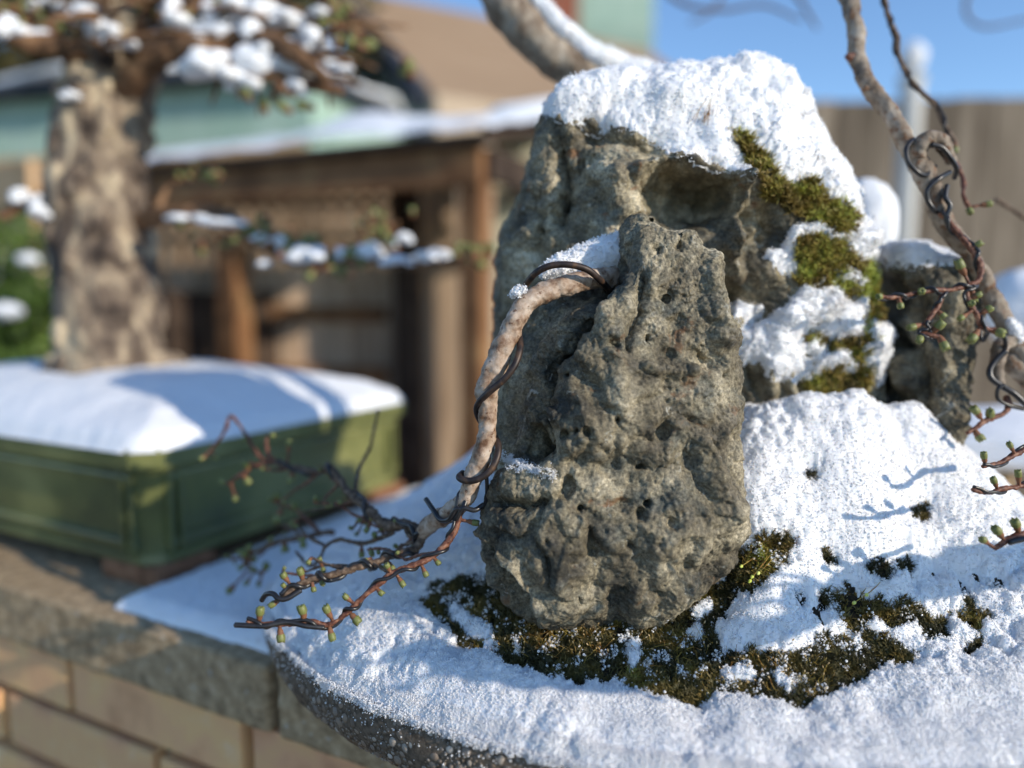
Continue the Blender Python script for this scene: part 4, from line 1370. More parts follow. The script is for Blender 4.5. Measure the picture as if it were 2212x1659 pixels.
def left_larch():
    base = P(1380, 700, .66)
    t = empty('cascading_larch', base)
    tag(t, 'wired larch with a thick slanting trunk and a cascading branch hugging the standing rock', 'bonsai')
    # trunk rising to the upper left behind the tall rock
    tk = [(1420, 420, .70), (1400, 260, .70), (1350, 205, .70), (1285, 165, .695), (1215, 130, .69), (1150, 78, .685), (1095, 10, .685), (1060, -60, .69), (1040, -140, .70)]
    rad = [.018, .0185, .019, .0185, .0190, .0195, .0195, .019, .018]
    tube('trunk', PS(tk), rad, MAT['grey_bark'], t, n=150, seg=40, rough=.0010, rfreq=170, seed=3, lump=.0030)
    lo = [(1420, 420, .70), (1400, 620, .70), (1380, 800, .69)]
    tube('root', PS(lo), [.018, .019, .020], MAT['grey_bark'], t, n=40, seg=20, rough=.001, seed=6)
    # cascading branch
    br = [(1400, 640, .535), (1350, 606, .500), (1300, 600, .476), (1250, 610, .466), (1193, 626, .462), (1143, 652, .458), (1114, 690, .456), (1096, 730, .456), (1079, 772, .456), (1062, 813, .457), (1052, 845, .458),
          (1053, 885, .459), (1053, 928, .460), (1044, 973, .461), (1030, 1015, .462), (1016, 1050, .464), (1002, 1080, .467), (975, 1105, .474), (940, 1125, .487), (912, 1150, .497)]
    rr = [.0060, .0062, .0062, .0063, .0064, .0063, .0062, .0064, .0067, .0069, .0066, .0060, .0058, .0059, .0058, .0056, .0054, .0056, .0058, .0050]
    b = tube('branch', PS(br), rr, MAT['bark'], t, n=320, seg=40, rough=.0006, rfreq=420, seed=11, lump=.0014)
    # the heavy brown wire wound round it
    wp = [(1330, 650, .485), (1312, 622, .474), (1294, 603, .4600), (1268, 582, .4535), (1230, 572, .4515), (1190, 574, .4525), (1160, 588, .4555), (1138, 612, .4640), (1120, 645, .4700), (1108, 680, .4690),
          (1117, 712, .4640), (1123, 735, .4575), (1122, 760, .4510), (1110, 792, .4475), (1086, 822, .4475), (1058, 846, .4500), (1036, 868, .4550), (1030, 888, .4620), (1042, 915, .4680), (1064, 938, .4670), (1076, 960, .4600),
          (1074, 988, .4555), (1058, 1018, .4535), (1030, 1036, .4535), (1005, 1038, .4560), (992, 1031, .4600), (1000, 1022, .4665)]
    tube('wire', PS(wp), .00205, MAT['brown_wire'], b, n=330, seg=16)
    tube('wire', PS([(1008, 1075, .4625), (1000, 1098, .4600), (985, 1100, .4600), (970, 1122, .4640), (950, 1122, .470), (935, 1100, .478), (920, 1078, .486)]), .0016, MAT['black_wire'], b, n=70, seg=12)
    tube('wire', PS([(1045, 1090, .4625), (1025, 1102, .459), (1000, 1098, .459), (985, 1120, .462), (990, 1075, .464), (998, 1060, .468)]), .0016, MAT['black_wire'], b, n=70, seg=12)
    tube('wire', PS([(1050, 1020, .4600), (1052, 1050, .4605), (1050, 1085, .4625), (1040, 1120, .466)]), .0012, MAT['black_wire'], b, n=40, seg=10)
    # twigs of the cascade
    twig('twig', [(996, 1098, .466), (985, 1140, .463), (966, 1172, .460), (922, 1209, .456), (857, 1234, .452), (821, 1260, .449), (777, 1296, .446), (748, 1325, .444), (711, 1349, .442), (675, 1343, .440), (639, 1347, .438), (588, 1348, .435), (533, 1343, .432)],
         .0021, .0013, t, MAT['red_twig'], buds=[(838, 1226), (866, 1256), (820, 1278), (917, 1235), (943, 1212), (751, 1293), (709, 1323), (766, 1335), (655, 1325), (715, 1368), (561, 1328), (606, 1370), (1020, 1128)],
         wire=(5.27, 0.00115, .5), seed=21, bud_r=0.00275)
    o = tube('wire', PS([(700, 1356, .440), (660, 1352, .437), (620, 1344, .4355), (570, 1352, .432), (507, 1350, .430)]), .00155, MAT['black_wire'], t, n=60, seg=12)
    twig('twig', [(912, 1150, .497), (903, 1180, .495), (880, 1190, .492), (850, 1197, .490), (820, 1212, .488), (784, 1223, .486), (733, 1238, .484), (675, 1251, .482), (640, 1266, .480), (612, 1290, .478)],
         .0030, .0017, t, MAT['dark_twig'], buds=[(651, 1242), (616, 1248), (615, 1268), (676, 1268), (594, 1302), (844, 1222)], wire=(4.34, 0.00156, 1.2), seed=22, bud_r=0.00269)
    tube('wire', PS([(650, 1275, .478), (620, 1293, .474), (602, 1293, .473), (590, 1283, .475), (575, 1284, .478), (565, 1297, .480)]), .0017, MAT['black_wire'], t, n=50, seg=12)
    twig('twig', [(912, 1150, .497), (893, 1140, .505), (870, 1131, .513), (839, 1136, .520), (815, 1120, .527), (802, 1107, .532), (785, 1090, .54), (770, 1078, .547), (750, 1060, .555), (737, 1041, .562), (724, 1020, .57), (711, 1010, .576), (690, 1019, .585), (664, 1016, .595), (639, 1009, .605), (610, 1006, .612), (595, 998, .615)],
         .0040, .0016, t, MAT['dark_twig'], buds=[(630, 1030), (624, 964)], wire=(3.72, 0.00156, .3), seed=23, bud_r=0.00333)
    twig('twig', [(595, 998, .615), (580, 979, .617), (575, 955, .62), (580, 940, .62)], .0017, .0013, t, MAT['red_twig'], buds=[(585, 940)], seed=24, bud_r=0.00333)
    twig('twig', [(595, 998, .615), (559, 1003, .618), (535, 1015, .62), (520, 1025, .622), (500, 1041, .625), (507, 1068, .63)], .0017, .0013, t, MAT['red_twig'], buds=[(534, 1008), (532, 1035), (488, 1043), (508, 1073)], seed=25, bud_r=0.00333)
    twig('twig', [(595, 998, .615), (560, 985, .62), (532, 940, .625), (515, 915, .628), (497, 899, .63), (488, 925, .632), (470, 955, .634), (445, 984, .636)], .0016, .0012, t, MAT['red_twig'], buds=[(530, 946), (439, 988), (465, 985)], seed=26, bud_r=0.00333)
    twig('twig', [(850, 1150, .52), (828, 1160, .525), (800, 1170, .53), (777, 1174, .535), (750, 1168, .54), (733, 1165, .543), (704, 1180, .548), (686, 1214, .552), (668, 1222, .555), (650, 1205, .56), (639, 1190, .563)],
         .0017, .0010, t, MAT['dark_twig'], buds=[(781, 1192), (810, 1160)], seed=27, bud_r=0.00269)
    twig('twig', [(720, 1150, .60), (704, 1150, .605), (653, 1161, .61), (602, 1172, .62), (559, 1190, .625), (530, 1205, .63), (540, 1225, .632), (566, 1241, .635)], .0024, .0014, t, MAT['dark_twig'],
         buds=[(586, 1168), (615, 1180), (653, 1170), (540, 1186), (530, 1200), (525, 1222), (535, 1255), (573, 1228), (500, 1271), (560, 1258)], seed=28, bud_r=0.00346, rnd=3)
    twig('twig', [(690, 1150, .61), (660, 1120, .62), (640, 1100, .625), (612, 1090, .63), (598, 1085, .635)], .0018, .0013, t, MAT['red_twig'], buds=[(600, 1075), (603, 1112), (636, 1128), (636, 1095), (590, 1080)], seed=29, bud_r=0.00358)
    twig('twig', [(768, 1078, .548), (770, 1040, .57), (780, 1004, .59), (799, 968, .605), (808, 930, .61), (817, 885, .615)], .0016, .0011, t, MAT['dark_twig'], seed=30)
    twig('twig', [(770, 1080, .56), (740, 1090, .57), (700, 1098, .58), (660, 1105, .59)], .0011, .0007, t, MAT['dark_twig'], seed=31)
    # fan of fine side shoots
    rf = random.Random(31)
    hubs = [(901, 1165, .497), (875, 1133, .513), (840, 1136, .520), (802, 1107, .532), (770, 1078, .548), (850, 1197, .490), (784, 1223, .486), (733, 1238, .484), (940, 1195, .459), (857, 1234, .452), (690, 1019, .585), (640, 1010, .605), (704, 1180, .548), (602, 1172, .62), (559, 1190, .625), (653, 1161, .61), (920, 1150, .500), (737, 1041, .562)]
    for k in range(26):
        hx, hy, hd = hubs[k % len(hubs)]
        an = rf.uniform(math.pi * .72, math.pi * 1.32)
        ln = rf.uniform(35, 95)
        x1, y1 = hx + ln * math.cos(an), hy - ln * math.sin(an) * .8
        x2, y2 = x1 + ln * .5 * math.cos(an + rf.uniform(-.7, .7)), y1 - ln * .4 * math.sin(an + rf.uniform(-.8, .8))
        dd = hd + rf.uniform(.005, .035)
        bs = [(x2 + rf.uniform(-8, 8), y2 + rf.uniform(-8, 8))] + [(x1 + rf.uniform(-12, 12), y1 + rf.uniform(-14, 14)) for _ in range(rf.randint(0, 2))]
        twig('twig', [(hx, hy, hd), ((hx + x1) / 2 + rf.uniform(-6, 6), (hy + y1) / 2 + rf.uniform(-8, 8), (hd + dd) / 2), (x1, y1, dd), (x2, y2, dd + .006)], .0013, .0008, t, MAT['red_twig'] if k % 3 else MAT['dark_twig'], buds=bs, seed=200 + k, bud_r=.0021)
    # snow on the trunk
    pts = PS([(1400, 165, .69), (1330, 140, .685), (1275, 118, .68), (1215, 68, .675), (1165, 15, .675), (1140, -30, .68)])
    pts = pts + np.array((.002, .001, .001))
    V, Fc = tube_arrays(catmull(np.column_stack((pts, [.012, .010, .0085, .0085, .008, .007])), 90)[:, :3], np.linspace(.011, .0075, 90), 22, .0012, 220, 5, .0022)
    gp, gs = grains_on(V, V * 0 + np.array((0, -.4, .9)), np.ones(len(V)), 4000, .0003, .0009)
    snow_object('trunk_snow', V, Fc, gp, gs, 'strip of snow lying along the upper side of the thick slanting trunk')
    # snow between the branch and the standing rock, and a dab on the branch
    pts = PS([(1168, 590, .476), (1215, 578, .484), (1265, 566, .490), (1310, 552, .494), (1375, 535, .498)])
    V, Fc = tube_arrays(catmull(pts, 80), np.interp(np.linspace(0, 1, 80), [0, .2, .6, 1], [.0030, .0080, .0115, .0125]), 30, .0011, 330, 6, .0018)
    gp, gs = grains_on(V, V * 0 + np.array((0, -.4, .9)), np.ones(len(V)), 5200, .00022, .0008)
    snow_object('wedge_snow', V, Fc, gp, gs, 'wedge of snow behind the wired branch, left of the standing rock tip')
    pts = PS([(1104, 640, .4515), (1118, 632, .4500), (1134, 624, .4500)])
    V, Fc = tube_arrays(catmull(pts, 30), np.interp(np.linspace(0, 1, 30), [0, .5, 1], [.0015, .0032, .0018]), 18, .0008, 400, 7, .001)
    gp, gs = grains_on(V, V * 0 + np.array((0, -.4, .9)), np.ones(len(V)), 700, .0002, .0006)
    snow_object('snow_dab', V, Fc, gp, gs, 'small dab of snow on the bend of the wired branch')
    return t

def right_larch():
    base = P(2330, 900, .57)
    t = empty('leaning_larch', base)
    tag(t, 'slender grey larch at the right edge with dark wire and green budding red twigs', 'bonsai')
    up = [(1812, -90, .575), (1824, -30, .57), (1838, 10, .565), (1848, 60, .56), (1852, 118, .555), (1864, 160, .55), (1882, 190, .545), (1914, 230, .54), (1938, 270, .535), (1960, 312, .530), (1978, 345, .528), (1999, 378, .527), (2014, 415, .526),
          (2030, 460, .526), (2052, 500, .527), (2085, 540, .53), (2112, 580, .532), (2135, 625, .534), (2155, 665, .535), (2178, 710, .536), (2205, 755, .538), (2235, 800, .54), (2290, 860, .55), (2340, 960, .57)]
    rr = [.0066, .0066, .0064, .0060, .0059, .0058, .0058, .0060, .0059, .0060, .0068, .0074, .0072, .0068, .0062, .0056, .0056, .0058, .006, .0072, .009, .0105, .012, .014]
    b = tube('trunk', PS(up), rr, MAT['old_bark'], t, n=330, seg=28, rough=.0008, rfreq=340, seed=41, lump=.0017)
    # knobs and the hooked stub
    tube('stub', PS([(1985, 340, .524), (1990, 312, .522), (2010, 300, .521), (2032, 303, .521), (2046, 325, .523), (2054, 352, .527)]), [.0052, .0056, .0055, .0052, .0045, .0038], MAT['old_bark'], b, n=60, seg=20, rough=.0007, rfreq=340, seed=42, lump=.0014)
    tube('knob', PS([(1850, 122, .555), (1838, 124, .552), (1830, 122, .55)]), [.0034, .0030, .0022], MAT['red_twig'], b, n=12, seg=12, rough=.0004, seed=43)
    tube('knob', PS([(1880, 196, .545), (1870, 192, .543), (1866, 188, .542)]), [.0034, .0030, .002], MAT['old_bark'], b, n=12, seg=12, rough=.0004, seed=44)
    w = .0017
    tube('wire', PS([(1990, 300, .5285), (1972, 305, .522), (1958, 322, .5185), (1962, 350, .517), (1982, 372, .517), (2000, 378, .520), (2020, 360, .526)]), w, MAT['black_wire'], b, n=90, seg=14)
    tube('wire', PS([(2012, 312, .5165), (2036, 320, .517), (2056, 345, .519), (2066, 365, .523), (2062, 385, .53)]), w, MAT['black_wire'], b, n=60, seg=14)
    tube('wire', PS([(2052, 372, .522), (2030, 385, .5165), (2005, 408, .5165), (2003, 430, .5175), (2016, 452, .519), (2030, 462, .526)]), w, MAT['black_wire'], b, n=80, seg=14)
    tube('wire', PS([(2046, 400, .519), (2042, 425, .5165), (2052, 445, .516), (2044, 470, .5165), (2052, 492, .517), (2074, 514, .518), (2092, 528, .521), (2104, 545, .530)]), w, MAT['black_wire'], b, n=100, seg=14)
    tube('wire', PS([(2112, 690, .524), (2122, 735, .523), (2140, 712, .521), (2165, 722, .520), (2172, 745, .522), (2165, 770, .530)]), w * .9, MAT['black_wire'], b, n=80, seg=14)
    # lower limb with its wire
    l2 = tube('limb', PS([(2190, 730, .534), (2165, 745, .530), (2155, 775, .526), (2153, 805, .524), (2158, 830, .523)]), [.006, .0052, .0048, .0045, .0035], MAT['old_bark'], t, n=70, seg=20, rough=.0006, rfreq=340, seed=45, lump=.001)
    tube('limb', PS([(2300, 890, .55), (2225, 815, .541), (2195, 790, .539), (2180, 765, .538)]), [.012, .009, .0078, .006], MAT['old_bark'], t, n=50, seg=20, rough=.0008, rfreq=300, seed=46, lump=.0015)
    tube('wire', PS([(2172, 758, .519), (2150, 780, .519), (2138, 800, .518), (2142, 818, .517), (2165, 835, .516), (2190, 850, .515), (2214, 872, .515), (2240, 890, .518)]), .0021, MAT['black_wire'], l2, n=80, seg=14)
    tube('wire', PS([(2170, 832, .514), (2156, 840, .514), (2156, 862, .515), (2180, 876, .516), (2212, 884, .516)]), .0013, MAT['black_wire'], l2, n=50, seg=12)
    r = .0016
    tw = dict(mat=MAT['red_twig'])
    twig('twig', [(2032, 459, .520), (2050, 480, .517), (2066, 500, .514), (2090, 528, .511), (2110, 555, .509), (2119, 582, .507), (2112, 608, .505), (2095, 616, .503)], .0020, .0018, t, buds=[(2077, 580), (2108, 532)], wire=(1.98, 0.00120, .4), seed=51, bud_r=0.00333, **tw)
    twig('twig', [(2095, 616, .503), (2072, 622, .501), (2052, 627, .500), (2025, 627, .498), (1989, 632, .496), (1956, 638, .494), (1933, 643, .492), (1905, 641, .490)], .0017, .0013, t, buds=[(1902, 641), (1944, 655), (1990, 631), (2102, 637)], wire=(2.79, 0.00120, 1.0), seed=52, bud_r=0.00320, **tw)
    twig('twig', [(2036, 630, .499), (2030, 655, .497), (2014, 680, .495), (2000, 698, .493), (2010, 710, .492), (2016, 716, .491)], .0016, .0013, t, buds=[(2033, 678), (1977, 705), (2023, 709)], wire=(1.49, 0.00120, 0), seed=53, bud_r=0.00333, **tw)
    twig('twig', [(2000, 714, .492), (1990, 722, .491), (2008, 724, .489), (2030, 728, .488)], .0015, .0013, t, buds=[(1989, 728), (2036, 739)], wire=(0.74, 0.00120, 2), seed=54, bud_r=0.00346, **tw)
    twig('twig', [(2100, 618, .503), (2088, 632, .502), (2096, 655, .500), (2110, 680, .500), (2120, 705, .502), (2146, 714, .506)], .0017, .0014, t, buds=[(2098, 657), (2080, 684), (2130, 671), (2105, 725), (2152, 716), (2108, 640)], wire=(1.61, 0.00110, .8), seed=55, bud_r=0.00346, **tw)
    twig('twig', [(2174, 855, .520), (2178, 880, .518), (2160, 897, .515), (2131, 907, .512), (2110, 922, .510), (2090, 936, .507)], .0022, .0014, t, buds=[(2111, 892), (2140, 898), (2112, 940)], seed=56, bud_r=0.00333, **tw)
    twig('twig', [(2270, 960, .475), (2222, 968, .472), (2195, 982, .470), (2158, 1000, .466), (2122, 1008, .462)], .0017, .0011, t, buds=[(2184, 966), (2126, 990)], wire=(1.36, 0.00101, .5), seed=57, bud_r=0.00307, **tw)
    twig('twig', [(2300, 1030, .455), (2215, 1049, .448), (2166, 1056, .444), (2136, 1065, .441), (2101, 1058, .438)], .0018, .0012, t, buds=[(2149, 1043), (2200, 1030)], wire=(1.55, 0.00101, .2), seed=58, bud_r=0.00269, **tw)
    twig('twig', [(2300, 1120, .435), (2220, 1150, .428), (2182, 1164, .425), (2150, 1185, .422)], .0019, .0014, t, buds=[(2127, 1169), (2158, 1152), (2196, 1137)], seed=59, bud_r=0.00294, **tw)
    tube('wire', PS([(2180, 1172, .422), (2205, 1166, .423), (2240, 1160, .425)]), .0016, MAT['black_wire'], t, n=20, seg=12)
    # the second, thinner stem in front of the sky
    twig('twig', [(1908, -60, .60), (1912, 0, .60), (1922, 48, .598), (1938, 78, .596), (1938, 112, .594), (1956, 155, .592), (1984, 193, .590), (2018, 225, .588), (2042, 272, .585), (2064, 306, .58)], .0022, .0015, t, MAT['dark_twig'], buds=[(2064, 318)], wire=(3.72, 0.00092, .5), seed=60, bud_r=0.00282)
    twig('twig', [(2064, 350, .56), (2080, 388, .55), (2081, 422, .54), (2093, 448, .535)], .0018, .0013, t, buds=[(2094, 452), (2128, 442)], seed=61, bud_r=0.00333, **tw)
    twig('twig', [(2150, 430, .62), (2200, 462, .62), (2260, 500, .62)], .0016, .0020, t, MAT['dark_twig'], seed=62)
    # overhead shoots, far out of focus against the sky
    for k, pts_ in enumerate(([(1400, -60), (1470, 6), (1560, 22), (1650, 12), (1730, 44)], [(1690, -60), (1740, 20), (1765, 62)], [(2110, -60), (2085, 20), (2125, 58), (2230, 40)], [(1590, -60), (1540, 20), (1490, 50)])):
        tube('shoot', PS([(x, y, 1.25 + .06 * k) for x, y in pts_]), np.linspace(.0042, .0022, len(pts_)), MAT['dark_twig'], t, n=30, seg=8, rough=.0005, seed=80 + k)
    # added unseen limb with snow past the right edge, to shade the tray front
    lp = np.array([(.47, .55, .86), (.50, .40, .97), (.47, .26, 1.03), (.42, .18, 1.035), (.33, .20, 1.02), (.25, .24, 1.005)])
    lb = tube('limb', lp, [.012, .010, .008, .006, .005, .003], MAT['old_bark'], t, n=80, seg=16, rough=.0006, rfreq=300, seed=71, lump=.001)
    lr = random.Random(8)
    LQ = catmull(lp, 60)
    sn = []
    for k in range(16, 60, 3):
        c = LQ[k]
        for q in range(2):
            e_ = c + np.array((lr.gauss(0, .03), lr.gauss(0, .03), lr.gauss(.01, .02)))
            tube('twig', np.array((c, (c + e_) / 2 + (0, 0, .006), e_)), [.002, .0016, .001], MAT['red_twig'], t, n=14, seg=8, rough=.0004, seed=k)
            put_bud(e_, e_ - c, .0026, lb)
        sn.append((_ico(3)[0] * (1 + .25 * fbm(_ico(3)[0] + k, 1.5, 3, k))[:, None] * (lr.uniform(.012, .024), lr.uniform(.010, .018), .009) + c + (0, 0, .010), _ico(3)[1]))
    V, Fc = merge(sn)
    snow_object('shade_limb_snow', V, Fc, np.zeros((0, 3)), np.zeros(0), 'snow clumps on the added shading limb of the leaning larch, unseen outside the right edge', mat='snow_soft')
    # snow caught on the trunk
    pts = PS([(2180, 690, .528), (2192, 712, .529), (2205, 738, .530)])
    V, Fc = tube_arrays(catmull(pts, 24), np.interp(np.linspace(0, 1, 24), [0, .5, 1], [.0022, .0046, .0025]), 16, .0008, 400, 9, .001)
    gp, gs = grains_on(V, V * 0 + np.array((0, -.4, .9)), np.ones(len(V)), 700, .0002, .0007)
    snow_object('snow_dab', V, Fc, gp, gs, 'small dab of snow on the grey larch trunk at the right edge')
    return t
# ================================================================== THE SECOND BONSAI IN ITS GREEN POT
POT0 = np.array((-.342, .6945, ZW))
PX = np.array((-.884, .467, 0)); PY = np.array((.467, .884, 0))        # along the wall to the left, and back
PL, PD, PH = .66, .432, .139
def green_pot():
    # local x runs to the left along the wall, y back; built in wall-aligned coordinates then placed
    t = empty('green_pot', POT0)
    tag(t, 'rectangular green glazed bonsai pot with framed side panels standing on the brick wall', 'pot')
    Mw = Matrix(((PX[0], PY[0], 0, POT0[0]), (PX[1], PY[1], 0, POT0[1]), (0, 0, 1, POT0[2]), (0, 0, 0, 1)))
    def oct_ring(inset, z, cut=.016):
        x0, x1, y0, y1 = inset, PL - inset, inset, PD - inset
        c = cut
        return [(x0 + c, y0, z), (x1 - c, y0, z), (x1, y0 + c, z), (x1, y1 - c, z), (x1 - c, y1, z), (x0 + c, y1, z), (x0, y1 - c, z), (x0, y0 + c, z)]
    def loft(rings, name, mat, close=True):
        bm = bmesh.new()
        rv = [[bm.verts.new(Mw @ Vector(p)) for p in r] for r in rings]
        for a, b in zip(rv[:-1], rv[1:]):
            for k in range(8):
                bm.faces.new((a[k], a[(k + 1) % 8], b[(k + 1) % 8], b[k]))
        if close:
            bm.faces.new(rv[0]); bm.faces.new(rv[-1])
        bmesh.ops.recalc_face_normals(bm, faces=bm.faces)
        es = [e for e in bm.edges]
        bmesh.ops.bevel(bm, geom=es, offset=.0018, segments=2, affect='EDGES')
        me = bpy.data.meshes.new(name); bm.to_mesh(me); bm.free()
        return add(name, me, mat, t)
    loft([oct_ring(.022, .022), oct_ring(.016, .03), oct_ring(.010, .118)], 'body', MAT['glaze'])
    loft([oct_ring(.004, .117, .018), oct_ring(.0, .120, .02), oct_ring(.0, .137, .02), oct_ring(.004, PH, .018)], 'rim', MAT['glaze'])
    loft([oct_ring(.016, .019), oct_ring(.012, .022), oct_ring(.013, .031), oct_ring(.017, .034)], 'base_band', MAT['glaze'])
    # raised panel frames on the two seen sides: top, bottom and side bars
    def bar(c, s):
        q = MB(); q.box(c, s, bevel=.002, M=Mw); q.build('panel_bar', MAT['glaze'], t)
    for x in (.034, .046, .318, PL - .04): bar((x, .0115, .075), (.006, .010, .082))
    bar((PL / 2, .0115, .108), (PL - .06, .010, .007))
    bar((PL / 2, .0140, .042), (PL - .06, .010, .007))
    for y in (.034, .046, PD - .046, PD - .034): bar((.0115, y, .075), (.010, .006, .082))
    bar((.0115, PD / 2, .108), (.010, PD - .06, .007))
    bar((.0140, PD / 2, .042), (.010, PD - .06, .007))
    for x, y in ((.05, .05), (PL - .05, .05), (.05, PD - .05), (PL - .05, PD - .05)):
        q = MB(); q.box((x, y, .0105), (.085, .075, .021), bevel=.006, M=Mw); q.build('foot', MAT['terracotta'], t)
    q = MB(); q.box((PL / 2, PD / 2, .0200), (PL - .07, PD - .07, .010), M=Mw); q.build('underside', MAT['terracotta'], t)
    return Mw

def pot_snow(Mw):
    n, m = 170, 120
    u = np.linspace(-.004, PL + .004, n); v = np.linspace(-.006, PD + .006, m)
    U, Vv = np.meshgrid(u, v)
    ex_, ey_ = np.minimum(U - .001, PL - .001 - U), np.minimum(Vv - .001, PD - .001 - Vv)
    rc = .034
    e = np.where((ex_ < rc) & (ey_ < rc), rc - np.hypot(rc - ex_, rc - ey_), np.minimum(ex_, ey_))
    out_ = e < 0; e = np.maximum(e, 0)
    cx, cy = .315, .19
    rr = np.hypot((U - cx) / .30, (Vv - cy) / .21)
    H = PH - .002 + .010 * np.sqrt(np.clip(e / .012, 0, 1)) + .036 * (1 - (1 - np.clip(e / .15, 0, 1)) ** 2) + .012 * np.clip(1 - rr ** 2, 0, 1) ** 1.2
    p3 = np.column_stack((U.ravel(), Vv.ravel(), U.ravel() * 0))
    H = H + (.0030 * fbm(p3, 14, 3, 4) + .0010 * fbm(p3, 90, 2, 6)).reshape(H.shape); H = np.where(out_, PH - .003, H)
    Wd = POT0[None, None] + U[..., None] * PX + Vv[..., None] * PY + H[..., None] * np.array((0, 0, 1))
    i = (np.arange(m - 1)[:, None] * n + np.arange(n - 1)[None]).ravel()
    Fq = np.stack((i, i + n, i + n + 1, i + 1), -1)
    Fq = Fq[(~out_.ravel()[Fq]).any(1)]
    snow_object('pot_snow', Wd.reshape(-1, 3), Fq, np.zeros((0, 3)), np.zeros(0), 'smooth blanket of snow heaped in the green pot round the big trunk', mat='snow_soft')

def coping_snow():
    # the unbroken patch on the coping between pot and tray
    n, m = 150, 130
    out = [(250, 1322), (300, 1300), (380, 1290), (450, 1262), (520, 1220), (600, 1160), (700, 1090), (800, 1060), (900, 1050)]
    xs = np.linspace(-.235, -.016, n); ys = np.linspace(.007, .47, m)
    U, Vv = np.meshgrid(xs, ys)
    left = -.20 + .30 * np.clip(Vv - .02, 0, 1) * .2
    e = np.minimum.reduce([(-.016 - U), Vv - .008 + 0 * U, U + .222 - .10 * np.clip(Vv, 0, .04)])
    p3 = np.column_stack((U.ravel(), Vv.ravel(), U.ravel() * 0))
    e = e + (.0022 * fbm(p3, 45, 2, 3)).reshape(e.shape)
    H = ZW + .012 * np.sqrt(np.clip(e / .014, 0, 1)) + (.0015 * fbm(p3, 40, 3, 8)).reshape(e.shape) * np.clip(e / .01, 0, 1)
    H = np.where(e <= 0, ZW - .0005, H)
    Wd = W0[None, None] + U[..., None] * UX + Vv[..., None] * VY + (H)[..., None] * np.array((0, 0, 1))
    i = (np.arange(m - 1)[:, None] * n + np.arange(n - 1)[None]).ravel()
    Fq = np.stack((i, i + 1, i + n + 1, i + n), -1)
    Fq = Fq[(e.ravel()[Fq] > 0).any(1)]
    V = Wd.reshape(-1, 3)
    gp, gs = grains_on(V, V * 0 + np.array((0, -.3, .95)), np.where(e.ravel() > -.002, 1., 0), 14000, .0004, .0011)
    snow_object('wall_snow', V, Fq, gp, gs, 'patch of snow on the stone coping between the green pot and the pebbled tray')

